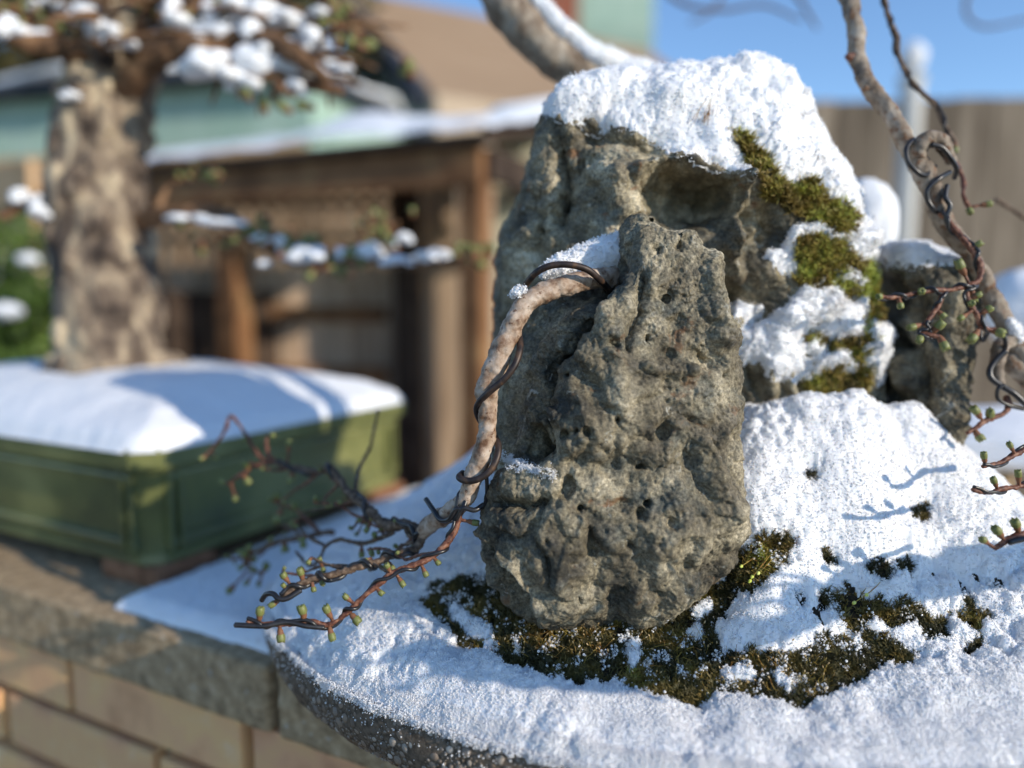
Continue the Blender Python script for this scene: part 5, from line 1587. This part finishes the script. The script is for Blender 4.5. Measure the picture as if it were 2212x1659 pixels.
def old_larch():
    t = empty('old_larch', P(235, 815, 1.0))
    tag(t, 'thick flaky barked larch bonsai in the green pot, its branches loaded with snow', 'bonsai')
    tk = [(232, 860, 1.0), (234, 800, 1.0), (236, 740, 1.0), (232, 640, 1.0), (222, 540, 1.0), (212, 440, 1.0), (214, 350, 1.0), (226, 260, 1.0), (242, 180, 1.0), (256, 100, 1.0), (262, 10, 1.0), (258, -120, 1.0)]
    rad = [.072, .065, .061, .062, .062, .059, .055, .054, .054, .053, .052, .050]
    n, seg = 330, 120
    Q = catmull(np.column_stack((PS(tk), rad)), n)
    V, Fc = tube_arrays(Q[:, :3], Q[:, 3], seg, 0)
    C = np.repeat(Q[:, :3], seg, 0)
    N = V[:n * seg] - C; N /= np.linalg.norm(N, axis=1, keepdims=True)
    sq = V[:n * seg] * np.array((1, 1, .55))
    w, rid = worley(sq, 42, 5)
    d = .010 * rid * sstep(.62, .40, w) + .0030 * fbm(sq, 30, 3, 2) + .003 * fbm(V[:n * seg], 12, 2, 6) + .001 * fbm(V[:n * seg], 120, 3, 8)
    V[:n * seg] += N * d[:, None]
    add('trunk', np_mesh('trunk', V, Fc, True), MAT['flaky_bark'], t)
    for pts, r0 in (([(290, 780, .99), (330, 785, 1.0), (365, 785, 1.02), (400, 790, 1.04)], .024), ([(150, 800, 1.0), (135, 812, .99), (120, 825, .98)], .022), ([(190, 810, .95), (180, 825, .94), (170, 838, .935)], .025)):
        W = PS(pts)
        tube('root', W, np.linspace(r0, r0 * .45, len(W)), MAT['flaky_bark'], t, n=40, seg=20, rough=.003, rfreq=60, seed=5)
    def br(pts, r0, r1, mat='brown_bark', seed=1):
        W = PS(pts)
        return tube('branch', W, np.linspace(r0, r1, len(W)), MAT[mat], t, n=60, seg=14, rough=r0 * .15, rfreq=80, seed=seed, lump=r0 * .2)
    B = []
    B.append(br([(240, 130, 1.0), (300, 108, .97), (380, 98, .95), (450, 90, .93), (520, 84, .92), (580, 90, .90), (640, 120, .88), (700, 170, .88)], .022, .007, seed=2))
    B.append(br([(262, 215, .99), (285, 175, .96), (330, 130, .94), (400, 105, .92), (470, 120, .91), (540, 150, .90), (620, 170, .90), (700, 190, .9), (740, 200, .9)], .020, .005, seed=3))
    B.append(br([(230, 150, .98), (170, 120, .95), (110, 100, .93), (50, 90, .92), (-30, 60, .92)], .020, .008, seed=4))
    B.append(br([(255, 60, 1.0), (200, 40, .98), (130, 20, .97), (60, 40, .96), (0, 20, .96)], .018, .006, seed=5))
    B.append(br([(250, 50, 1.0), (330, 20, .98), (420, 5, .96), (520, 0, .95), (600, 40, .93), (690, 95, .92)], .018, .006, seed=6))
    B.append(br([(290, 490, 1.0), (330, 472, .97), (380, 462, .95), (440, 460, .94), (500, 478, .93), (545, 510, .92), (600, 545, .92), (660, 566, .92), (730, 566, .92), (800, 560, .92), (870, 572, .92), (940, 568, .92), (1035, 548, .92)], .013, .0035, seed=7))
    B.append(br([(600, 545, .92), (650, 530, .93), (720, 545, .94), (790, 545, .94), (830, 520, .95), (860, 480, .95)], .006, .003, seed=8))
    B.append(br([(180, 420, 1.0), (110, 430, .98), (60, 440, .97), (0, 470, .96)], .014, .006, seed=9))
    B.append(br([(330, 472, .97), (360, 410, .98), (395, 385, .99), (425, 375, 1.0)], .006, .003, seed=10))
    # buds
    rg = random.Random(4)
    def cluster(px, py, d, n, sx, sy, parent):
        for _ in range(n * 2):
            p = P(px + rg.gauss(0, sx), py + rg.gauss(0, sy), d + rg.gauss(0, .01))
            put_bud(p, (rg.gauss(0, 1), rg.gauss(0, 1), rg.gauss(.5, 1)), rg.uniform(.003, .0068), parent)
    for (px, py, d, n, sx, sy, b) in [(1030, 545, .91, 10, 20, 6, 5), (745, 570, .91, 6, 24, 10, 5), (640, 535, .91, 7, 30, 12, 5), (480, 510, .92, 9, 60, 12, 5), (560, 500, .92, 6, 30, 12, 5), (820, 500, .94, 12, 22, 24, 6), (780, 545, .93, 6, 30, 8, 6), (690, 585, .91, 4, 30, 8, 5),
                                       (430, 378, .99, 7, 22, 8, 8), (720, 40, .9, 7, 22, 14, 4), (770, 90, .9, 5, 14, 10, 4), (880, 150, .89, 3, 10, 8, 4), (340, 20, .96, 9, 30, 20, 4), (40, 30, .94, 8, 40, 18, 3), (470, 20, .94, 5, 40, 12, 4), (640, 210, .9, 5, 50, 14, 1), (90, 75, .93, 6, 40, 14, 2)]:
        cluster(px, py, d, n, sx, sy, B[b])
    # snow pads on the branches, one mass per tree
    pads = [(198, 40, .93, 44, 26), (222, 62, .92, 34, 22), (255, 88, .92, 34, 24), (150, 205, .93, 22, 12), (375, 25, .93, 26, 34), (392, 50, .92, 27, 24), (450, 36, .93, 26, 30), (500, 12, .92, 40, 22), (560, 25, .92, 50, 26), (612, 48, .91, 44, 24), (655, 78, .90, 36, 24), (682, 98, .90, 28, 20),
            (440, 140, .90, 56, 36), (478, 152, .90, 30, 24), (526, 175, .90, 38, 25), (562, 118, .90, 42, 26), (600, 138, .9, 34, 16), (635, 190, .9, 26, 20), (400, 470, .93, 44, 9), (470, 478, .92, 50, 11), (505, 486, .92, 26, 9), (560, 518, .92, 24, 13), (600, 522, .92, 18, 12), (660, 550, .90, 42, 24), (570, 570, .91, 18, 10),
            (770, 543, .92, 15, 11), (808, 538, .92, 20, 14), (872, 515, .93, 20, 14), (845, 530, .93, 12, 9), (858, 562, .90, 34, 13), (941, 553, .90, 36, 16), (60, 425, .95, 34, 22), (92, 462, .95, 26, 22), (20, 70, .91, 40, 20), (700, 20, .9, 30, 16), (735, 150, .89, 24, 10), (100, 12, .95, 40, 16)]
    parts = []
    ico = bmesh.new(); bmesh.ops.create_icosphere(ico, subdivisions=3, radius=1.0)
    IV = np.array([v.co[:] for v in ico.verts]); IF = np.array([[v.index for v in f.verts] for f in ico.faces]); ico.free()
    ic2 = _ico(2)
    for k, (px, py, d, rx, ry) in enumerate(pads):
        for q in range(9):
            ox, oy = rg.uniform(-1, 1), rg.uniform(-.8, .5)
            c = P(px + ox * rx * .85, py + oy * ry * .7 + .25 * ry * ox * ox, d + rg.gauss(0, .008))
            f_ = rg.uniform(.40, .72) * (1.1 - .45 * abs(ox))
            s = np.array((mm(rx * .75, d), mm((rx + ry) / 2, d), mm(ry * .72, d))) * f_ * 1.35
            V = ic2[0] * (1 + .35 * fbm(ic2[0] + k * 3.1 + q, 1.9, 3, k))[:, None]
            parts.append((V * s + c, ic2[1]))
    # strips of snow along the tops of the boughs
    for pts_, r_ in (([(300, 92, .965), (380, 82, .945), (450, 74, .925), (520, 66, .915), (580, 74, .895)], .012), ([(330, 112, .94), (400, 88, .92), (470, 104, .91), (540, 132, .90), (620, 152, .90), (700, 172, .90)], .011),
                     ([(330, 4, .98), (420, -10, .96), (520, -14, .95), (600, 24, .93), (690, 78, .92)], .013), ([(380, 460, .95), (440, 457, .94), (500, 474, .93), (545, 507, .92), (600, 541, .92), (660, 561, .92)], .0070),
                     ([(730, 552, .92), (800, 546, .92), (870, 558, .92), (940, 555, .92)], .007), ([(170, 105, .95), (110, 84, .93), (50, 74, .92), (-30, 44, .92)], .013)):
        C_ = catmull(PS(pts_), 70)
        rr_ = r_ * np.clip(.75 + 1.3 * fbm(C_, 22, 2, int(r_ * 9999)), .1, 1.5)
        parts.append(tube_arrays(C_, rr_, 14, .002, 60, 3, .003))
    # thin twigs and dark spurs among the snow
    tw_ = []
    for k in range(150):
        px, py = rg.uniform(-20, 760), rg.uniform(-20, 190)
        if py > 60 + .18 * px: continue
        a_ = P(px, py, rg.uniform(.88, 1.02)); dv = np.array((rg.gauss(0, .05), rg.gauss(0, .03), rg.gauss(.0, .022)))
        tw_.append(tube_arrays(catmull(np.array((a_, a_ + dv * .5 + (0, 0, .006), a_ + dv)), 7), np.linspace(.0042, .0018, 7), 6))
    V, Fc = merge(tw_)
    tag(add('twigs', np_mesh('twigs', V, Fc), MAT['brown_bark'], t), kind='stuff')
    V, Fc = merge(parts)
    snow_object('branch_snow', V, Fc, np.zeros((0, 3)), np.zeros(0), 'clumps of snow resting on the branches of the thick trunked larch', mat='snow_soft')

# ================================================================== THE GARDEN BEHIND
def plank(name, c, size, mat, parent, rz=0.0, bevel=.004):
    q = MB(); q.box(c, size, rz, bevel)
    return local_part(q.build(name, mat, None), parent)

def background():
    # open cedar shelter with a snow-loaded roof; local x along its front (right), y back
    ang = math.atan2(-.5, 1.08)
    o0 = np.array((-.08, 1.90, 0))                        # right front corner of the roof
    sh = empty('cedar_shelter', o0, ang)
    tag(sh, 'open brown cedar shelter with posts and a snow covered roof behind the pots', 'shelter')
    zt = CZ + .385
    Lr = 1.45
    plank('roof_edge', (-Lr / 2, .0, zt - .010), (Lr + .06, .05, .022), MAT['dark_wood'], sh)
    plank('fascia', (-Lr / 2, .02, zt - .068), (Lr, .035, .092), MAT['cedar'], sh)
    plank('fascia', (-.0 + .0, .46, zt - .060), (.035, .84, .078), MAT['dark_wood'], sh)
    bm = MB()
    bm.poly([(-Lr - .03, -.03, zt + .002), (.03, -.03, zt + .002), (.03, .86, zt + .20), (-Lr - .03, .86, zt + .20)], .02)
    local_part(bm.build('roof_panel', MAT['dark_wood'], None), sh)
    for x in (-.035, -1.38):
        plank('post', (x, .045, (zt - .1) / 2), (.062, .062, zt - .1), MAT['cedar'], sh)
    plank('post', (-.3, .82, (zt + .06) / 2), (.06, .06, zt + .06), MAT['dark_wood'], sh)
    plank('side_panel', (-1.12, .42, .55), (.05, .80, 1.1), MAT['dark_wood'], sh)
    plank('post', (-.90, .10, .62), (.075, .075, 1.24), MAT['cedar'], sh)
    # its snow: heaped towards the right
    n, m = 90, 50
    U, Vv = np.meshgrid(np.linspace(-Lr - .03, .04, n), np.linspace(-.035, .84, m))
    e = np.minimum.reduce([U + Lr + .035, .045 - U, Vv + .04, .85 - Vv])
    p3 = np.column_stack((U.ravel(), Vv.ravel(), U.ravel() * 0))
    H = zt + .004 + .228 * np.clip(Vv / .86, 0, 1) + .035 * np.sqrt(np.clip(e / .05, 0, 1)) + .05 * np.exp(-((U + .42) / .16) ** 2 - ((Vv - .12) / .14) ** 2) + (.012 * fbm(p3, 6, 3, 3)).reshape(U.shape)
    H = np.where(e < .003, zt, H)
    c, s = math.cos(ang), math.sin(ang)
    V = np.stack((o0[0] + U * c - Vv * s, o0[1] + U * s + Vv * c, H), -1).reshape(-1, 3)
    i = (np.arange(m - 1)[:, None] * n + np.arange(n - 1)[None]).ravel()
    snow_object('roof_snow', V, np.stack((i, i + 1, i + n + 1, i + n), -1), np.zeros((0, 3)), np.zeros(0), 'thick snow on the roof of the brown cedar shelter', mat='snow_soft')
    # gate of dark boards and rails seen under the shelter
    gt = empty('wooden_gate', (-1.16, 2.86, 0), R(-6))
    tag(gt, 'weathered dark brown board gate with two rails behind the cedar shelter', 'gate')
    for k in range(14):
        plank('board', (-.78 + k * .118, random.uniform(-.004, .004), .60), (.114 + random.uniform(-.010, .003), .02, 1.18), MAT['gate_wood'], gt)
    for k in range(25):
        plank('slat', (-.80 + k * .064, random.uniform(-.003, .003), 1.36), (.030, .018, .36), MAT['gate_wood'], gt)
    for z in (1.29, 1.41, 1.53):
        plank('lattice_bar', (-.02, -.018, z), (1.62, .016, .026), MAT['gate_wood'], gt)
    lf = empty('lit_fence', (-1.75, 4.1, 0), R(-14))
    tag(lf, 'sunlit tan boards glimpsed through the lattice of the dark gate', 'fence')
    for k in range(20):
        plank('board', (-1.1 + k * .132, random.uniform(-.004, .004), .82), (.126, .02, 1.64), MAT['tan_wood'], lf)
    for z in (.62, .80, 1.02):
        plank('rail', (-.06, -.03, z), (1.55, .035, .055), MAT['cedar'], gt)
    plank('gate_post', (.80, -.03, .78), (.09, .09, 1.56), MAT['dark_wood'], gt)
    # left stretch of fence up to the rock
    fl = empty('side_fence', (.0, 2.78, 0), R(2))
    tag(fl, 'low stretch of grey brown board fence between the cedar shelter and the tall rock', 'fence')
    for k in range(13):
        plank('board', (-.38 + k * .125, random.uniform(-.005, .005), .76), (.120, .02, 1.52 + random.uniform(-.01, .01)), MAT['gate_wood'], fl)
    plank('rail', (.38, .03, .5), (1.5, .035, .07), MAT['dark_wood'], fl)
    plank('rail', (.38, .03, 1.2), (1.5, .035, .07), MAT['dark_wood'], fl)
    # tall fence at the right
    fr = empty('board_fence', (1.2, 2.95, 0), R(-4))
    tag(fr, 'tall weathered board fence at the right edge below the blue sky', 'fence')
    for k in range(26):
        plank('board', (-.35 + k * .142, random.uniform(-.007, .007), .905), (.140, .022, 1.80 + random.uniform(-.012, .012)), MAT['fence_wood'], fr)
    plank('rail', (1.4, .03, .5), (3.7, .04, .08), MAT['fence_wood'], fr)
    plank('rail', (1.4, .03, 1.5), (3.7, .04, .08), MAT['fence_wood'], fr)
    # pale post in front of it, snow on top
    pp = empty('pale_post', (1.31, 2.6, 0))
    tag(pp, 'pale grey round garden post with a snow cap in front of the right fence', 'post')
    V, Fc = tube_arrays(np.array([(1.31, 2.6, z) for z in np.linspace(0, CZ + .70, 12)]), .036, 24)
    add('shaft', np_mesh('shaft', V, Fc), MAT['pale_post'], pp)
    V, Fc = tube_arrays(np.array([(1.31, 2.6, CZ + .695 + z) for z in (0, .008, .016, .03)]), np.array((.043, .045, .043, .02)), 24)
    add('cap', np_mesh('cap', V, Fc), MAT['pale_post'], pp)
    s = IVO(.042, 3, 5) * (1, 1, 1.2) + np.array((1.31, 2.6, CZ + .775))
    snow_object('post_snow', s, IVF(3), np.zeros((0, 3)), np.zeros(0), 'round snow cap on the pale garden post', mat='snow_soft')
    # snow heaps behind the rocks
    for c, r, lab in ((P(1876, 486, .73), (.026, .022, .044), 'bright snow heap just behind the side rock shelf'), (P(2160, 945, .86), (.10, .08, .035), 'blurred snow bank behind the right twigs, low at the frame edge'), (P(2215, 665, .95), (.05, .05, .05), 'snow lump at the right edge behind the grey larch')):
        V = IVO(1, 4, int(r[0] * 1000)) * r + c
        snow_object('snow_heap', V, IVF(4), np.zeros((0, 3)), np.zeros(0), lab, mat='snow_soft')
    # support under the heaps: a stone block behind the tray
    sb = MB(); sb.box((.47, .98, (ZW + .14) / 2), (.30, .16, ZW + .14), R(-28), .02)
    tag(sb.build('stone_block', MAT['coping'], None), 'grey stone block standing behind the tray at the right', 'block')
    # cream wall with a snow ledge between shelter and rock
    cw = empty('cream_wall', (.13, 2.35, 0), R(-10))
    tag(cw, 'pale cream rendered wall end with snow along its top beside the tall rock', 'wall')
    plank('panel', (0, 0, .78), (.36, .10, 1.56), MAT['cream'], cw)
    plank('capstone', (0, 0, 1.575), (.42, .15, .035), MAT['slate'], cw)
    V = IVO(1, 4, 8) * (.22, .09, .055); V[:, 2] = np.maximum(V[:, 2], -.01)
    V = V + np.array((.13, 2.35, 1.605))
    snow_object('wall_top_snow', V, IVF(4), np.zeros((0, 3)), np.zeros(0), 'long cushion of snow on the top of the cream wall end', mat='snow_soft')
    # garage with the tan roof
    A = P(930, 203, 5.3); B = P(738, -25, 7.0)
    d1 = np.array((.86, .50, 0)) * 3.6
    C = B + d1; D = A + d1
    gr = empty('tan_garage', (A[0], A[1], 0))
    tag(gr, 'garage with a plain tan roof and dark verge rising behind the shelter', 'garage')
    up = (B - A)
    nrm = np.cross(d1, up); nrm /= np.linalg.norm(nrm)
    if nrm[2] < 0: nrm = -nrm
    for k in range(9):
        a0, a1 = k / 9, (k + 1) / 9 + .012
        q = MB(); q.poly([A + up * a0 + nrm * (.02), D + up * a0 + nrm * .02, D + up * a1 + nrm * .012, A + up * a1 + nrm * .012], .02)
        q.build('roof_course', MAT['tan_roof'], gr)
    vd = -d1 / np.linalg.norm(d1) * .10
    q = MB(); q.poly([A + vd + nrm * .03, A + nrm * .03, B + nrm * .03, B + vd + nrm * .03], .16); q.build('verge_board', MAT['slate'], gr)
    q = MB(); q.poly([A + (0, 0, -.02), D + (0, 0, -.02), D * (1, 1, 0) , A * (1, 1, 0)], .1); q.build('front_wall', MAT['tan_wall'], gr)
    q = MB(); q.poly([A + (0, 0, -.02), B + (0, 0, -.05), B * (1, 1, 0), A * (1, 1, 0)], .1); q.build('side_wall', MAT['mint'], gr)
    # mint house with a red brick chimney breast
    hs = empty('mint_house', (2.1, 11.0, 0))
    tag(hs, 'pale mint green boarded house with a red brick wall, right of the tan roof', 'house')
    x0, x1 = P(1243, 60, 11)[0], P(1397, 60, 11)[0]
    for k in range(26):
        q = MB(); q.box(((x0 + x1) / 2, 11.0 - .006 * (k % 2), .12 + k * .25), (x1 - x0, .06, .238), 0, .008)
        q.build('board', MAT['mint'], hs)
    xb = P(1120, 60, 11)[0]
    q = MB(); q.box(((x0 + xb) / 2 - .01, 11.05, 3.2), (x0 - xb, .3, 6.4)); q.build('brick_wall', MAT['red_brick'], hs)
    q = MB(); q.box(((xb + x1) / 2, 12.8, 3.2), (x1 - xb - .1, 3.2, 6.4)); q.build('side_wall', MAT['mint'], hs)
    q = MB(); q.box(((xb + x1) / 2, 12.6, 6.5), (x1 - xb + .1, 3.8, .16)); q.build('roof', MAT['slate'], hs)
    # mint shed at the left with snow on its roof
    sd = empty('mint_shed', (-2.6, 4.4, 0), R(-14))
    tag(sd, 'pale mint green garden shed with a snowy roof behind the thick larch trunk', 'shed')
    for k in range(16):
        plank('board', (-1.3 + k * .19, 0, 2.00), (.185, .03, .34), MAT['mint'], sd)
        plank('lower_board', (-1.3 + k * .19, .004, .92), (.187, .03, 1.80), MAT['tan_wood'], sd)
    plank('trim', (.18, -.02, 1.1), (.07, .04, 2.2), MAT['tan_wood'], sd)
    plank('trim', (.1, -.025, 1.83), (3.0, .03, .05), MAT['tan_wood'], sd)
    plank('back_wall', (.1, .9, 1.09), (3.0, 1.7, 2.18), MAT['mint'], sd)
    plank('roof', (.1, .85, 2.20), (3.2, 2.0, .06), MAT['slate'], sd)
    V = IVO(1, 4, 4) * (1.62, 1.0, .16); V[:, 2] = np.maximum(V[:, 2], -.01)
    ca, sa = math.cos(R(-14)), math.sin(R(-14))
    V = np.column_stack((V[:, 0] * ca - V[:, 1] * sa, V[:, 0] * sa + V[:, 1] * ca, V[:, 2])) + np.array((-2.6 + .1 * ca - .85 * sa, 4.4 + .1 * sa + .85 * ca, 2.24))
    snow_object('shed_snow', V, IVF(4), np.zeros((0, 3)), np.zeros(0), 'snow lying on the roof of the mint green shed', mat='snow_soft')
    # tan lit fence at far left
    tf = empty('tan_fence', (-1.95, 2.55, 0), R(-32))
    tag(tf, 'sunlit tan board fence at the left edge behind the thick larch', 'fence')
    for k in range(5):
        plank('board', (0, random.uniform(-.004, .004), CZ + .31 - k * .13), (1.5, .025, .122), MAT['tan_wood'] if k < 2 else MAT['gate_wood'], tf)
    for x in (-.7, 0, .7):
        plank('post', (x, .05, .7), (.08, .07, 1.4), MAT['dark_wood'], tf)
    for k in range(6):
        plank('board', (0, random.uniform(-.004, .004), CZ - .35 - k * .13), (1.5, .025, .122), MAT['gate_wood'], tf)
    # evergreen shrub, left edge
    sh2 = empty('green_shrub', (-1.12, 1.72, 0))
    tag(sh2, 'small leafy green shrub with snow on it at the left edge', 'shrub')
    rg = np.random.default_rng(3)
    k = 5200
    dirs = rg.normal(0, 1, (k, 3)); dirs /= np.linalg.norm(dirs, axis=1, keepdims=True)
    rad = rg.random(k) ** .45
    c = dirs * rad[:, None] * np.array((.20, .20, .26))
    c += (np.sin(c * 31 + 1.0) * .02)
    c += np.array((-1.12, 1.72, 1.0))
    a = rg.normal(0, 1, (k, 3)); a /= np.linalg.norm(a, axis=1, keepdims=True)
    b = np.cross(a, rg.normal(0, 1, (k, 3))); b /= np.linalg.norm(b, axis=1, keepdims=True)
    sl = rg.uniform(.010, .02, (k, 1))
    V = np.stack((c - a * sl, c + b * sl * .45, c + a * sl, c - b * sl * .45), 1).reshape(-1, 3)
    add('foliage', np_mesh('foliage', V, np.arange(k * 4).reshape(-1, 4), False), MAT['leaf'], sh2)
    for q in range(6):
        an = q * 1.05
        top = np.array((-1.12 + .12 * math.cos(an), 1.72 + .12 * math.sin(an), 1.05))
        tube('stem', np.array([(-1.12, 1.72, 0), (-1.12 + .05 * math.cos(an), 1.72 + .05 * math.sin(an), .5), top]), [.014, .010, .005], MAT['brown_bark'], sh2, n=20, seg=8)
    for (px, py, r) in ((12, 672, .026), (60, 560, .018)):
        V = IVO(1, 3, px) * (r * 1.3, r, r * .7) + P(px, py, 1.55)
        snow_object('shrub_snow', V, IVF(3), np.zeros((0, 3)), np.zeros(0), 'lower snow clump on the green shrub at the left edge' if px < 50 else 'upper snow clump on the green shrub at the left edge', mat='snow_soft')
    # dense evergreen behind the left larch
    ev = empty('evergreen_tree', (-2.9, 6.2, 0))
    tag(ev, 'tall dark evergreen tree filling the upper left behind the larch branches', 'tree')
    tube('trunk', np.array([(-2.9, 6.2, 0), (-2.92, 6.2, 2.0), (-2.9, 6.2, 5.0)]), [.16, .13, .05], MAT['brown_bark'], ev, n=30, seg=14)
    k = 24000
    hh = rg.random(k)
    ang_ = rg.random(k) * 6.283
    lay = .55 + .45 * np.abs(np.sin(hh * 22 + ang_ * 2))
    rad = (1 - hh * .35) * 2.3 * lay * np.sqrt(rg.random(k))
    c = np.column_stack((-2.9 + rad * np.cos(ang_), 6.2 + .7 * rad * np.sin(ang_), 1.75 + hh * 4.2 - rad * .18))
    a = rg.normal(0, 1, (k, 3)); a[:, 2] -= .6; a /= np.linalg.norm(a, axis=1, keepdims=True)
    b = np.cross(a, rg.normal(0, 1, (k, 3))); b /= np.linalg.norm(b, axis=1, keepdims=True)
    sl = rg.uniform(.05, .12, (k, 1))
    V = np.stack((c - a * sl, c + b * sl * .4, c + a * sl, c - b * sl * .4), 1).reshape(-1, 3)
    half = rg.random(k) < .62
    add('crown', np_mesh('crown', V, np.arange(k * 4).reshape(-1, 4), False), MAT['needles'], ev)
    parts = []
    for q in range(26):
        h_, an = rg.random(), rg.uniform(3.4, 6.0)
        r_ = (1 - h_ * .35) * 2.0
        pc = np.array((-2.9 + r_ * math.cos(an), 6.2 + .7 * r_ * math.sin(an), 2.2 + h_ * 4 - r_ * .18))
        parts.append((IVO(1, 3, q) * (rg.uniform(.10, .26), .14, rg.uniform(.05, .10)) + pc, IVF(3)))
    V, Fc = merge(parts)
    snow_object('evergreen_snow', V, Fc, np.zeros((0, 3)), np.zeros(0), 'snow clumps on the boughs of the tall dark evergreen', mat='snow_soft')
    # snow left on the ground
    parts = []
    for k in range(14):
        x, y = rg.uniform(-3, 3), rg.uniform(3.2, 8)
        V = IVO(1, 3, k) * (rg.uniform(.3, .9), rg.uniform(.3, .8), .05) + np.array((x, y, 0))
        parts.append((V, IVF(3)))
    V, Fc = merge(parts)
    snow_object('ground_snow', V, Fc, np.zeros((0, 3)), np.zeros(0), 'patches of snow on the ground of the garden', mat='snow_soft')

# ================================================================== BUILD
setting()
garden_wall()
background()
ROCKS = rocks()
tray()
mound(ROCKS)
flank_moss(ROCKS)
left_larch()
right_larch()
Mw = green_pot()
pot_snow(Mw)
coping_snow()
old_larch()
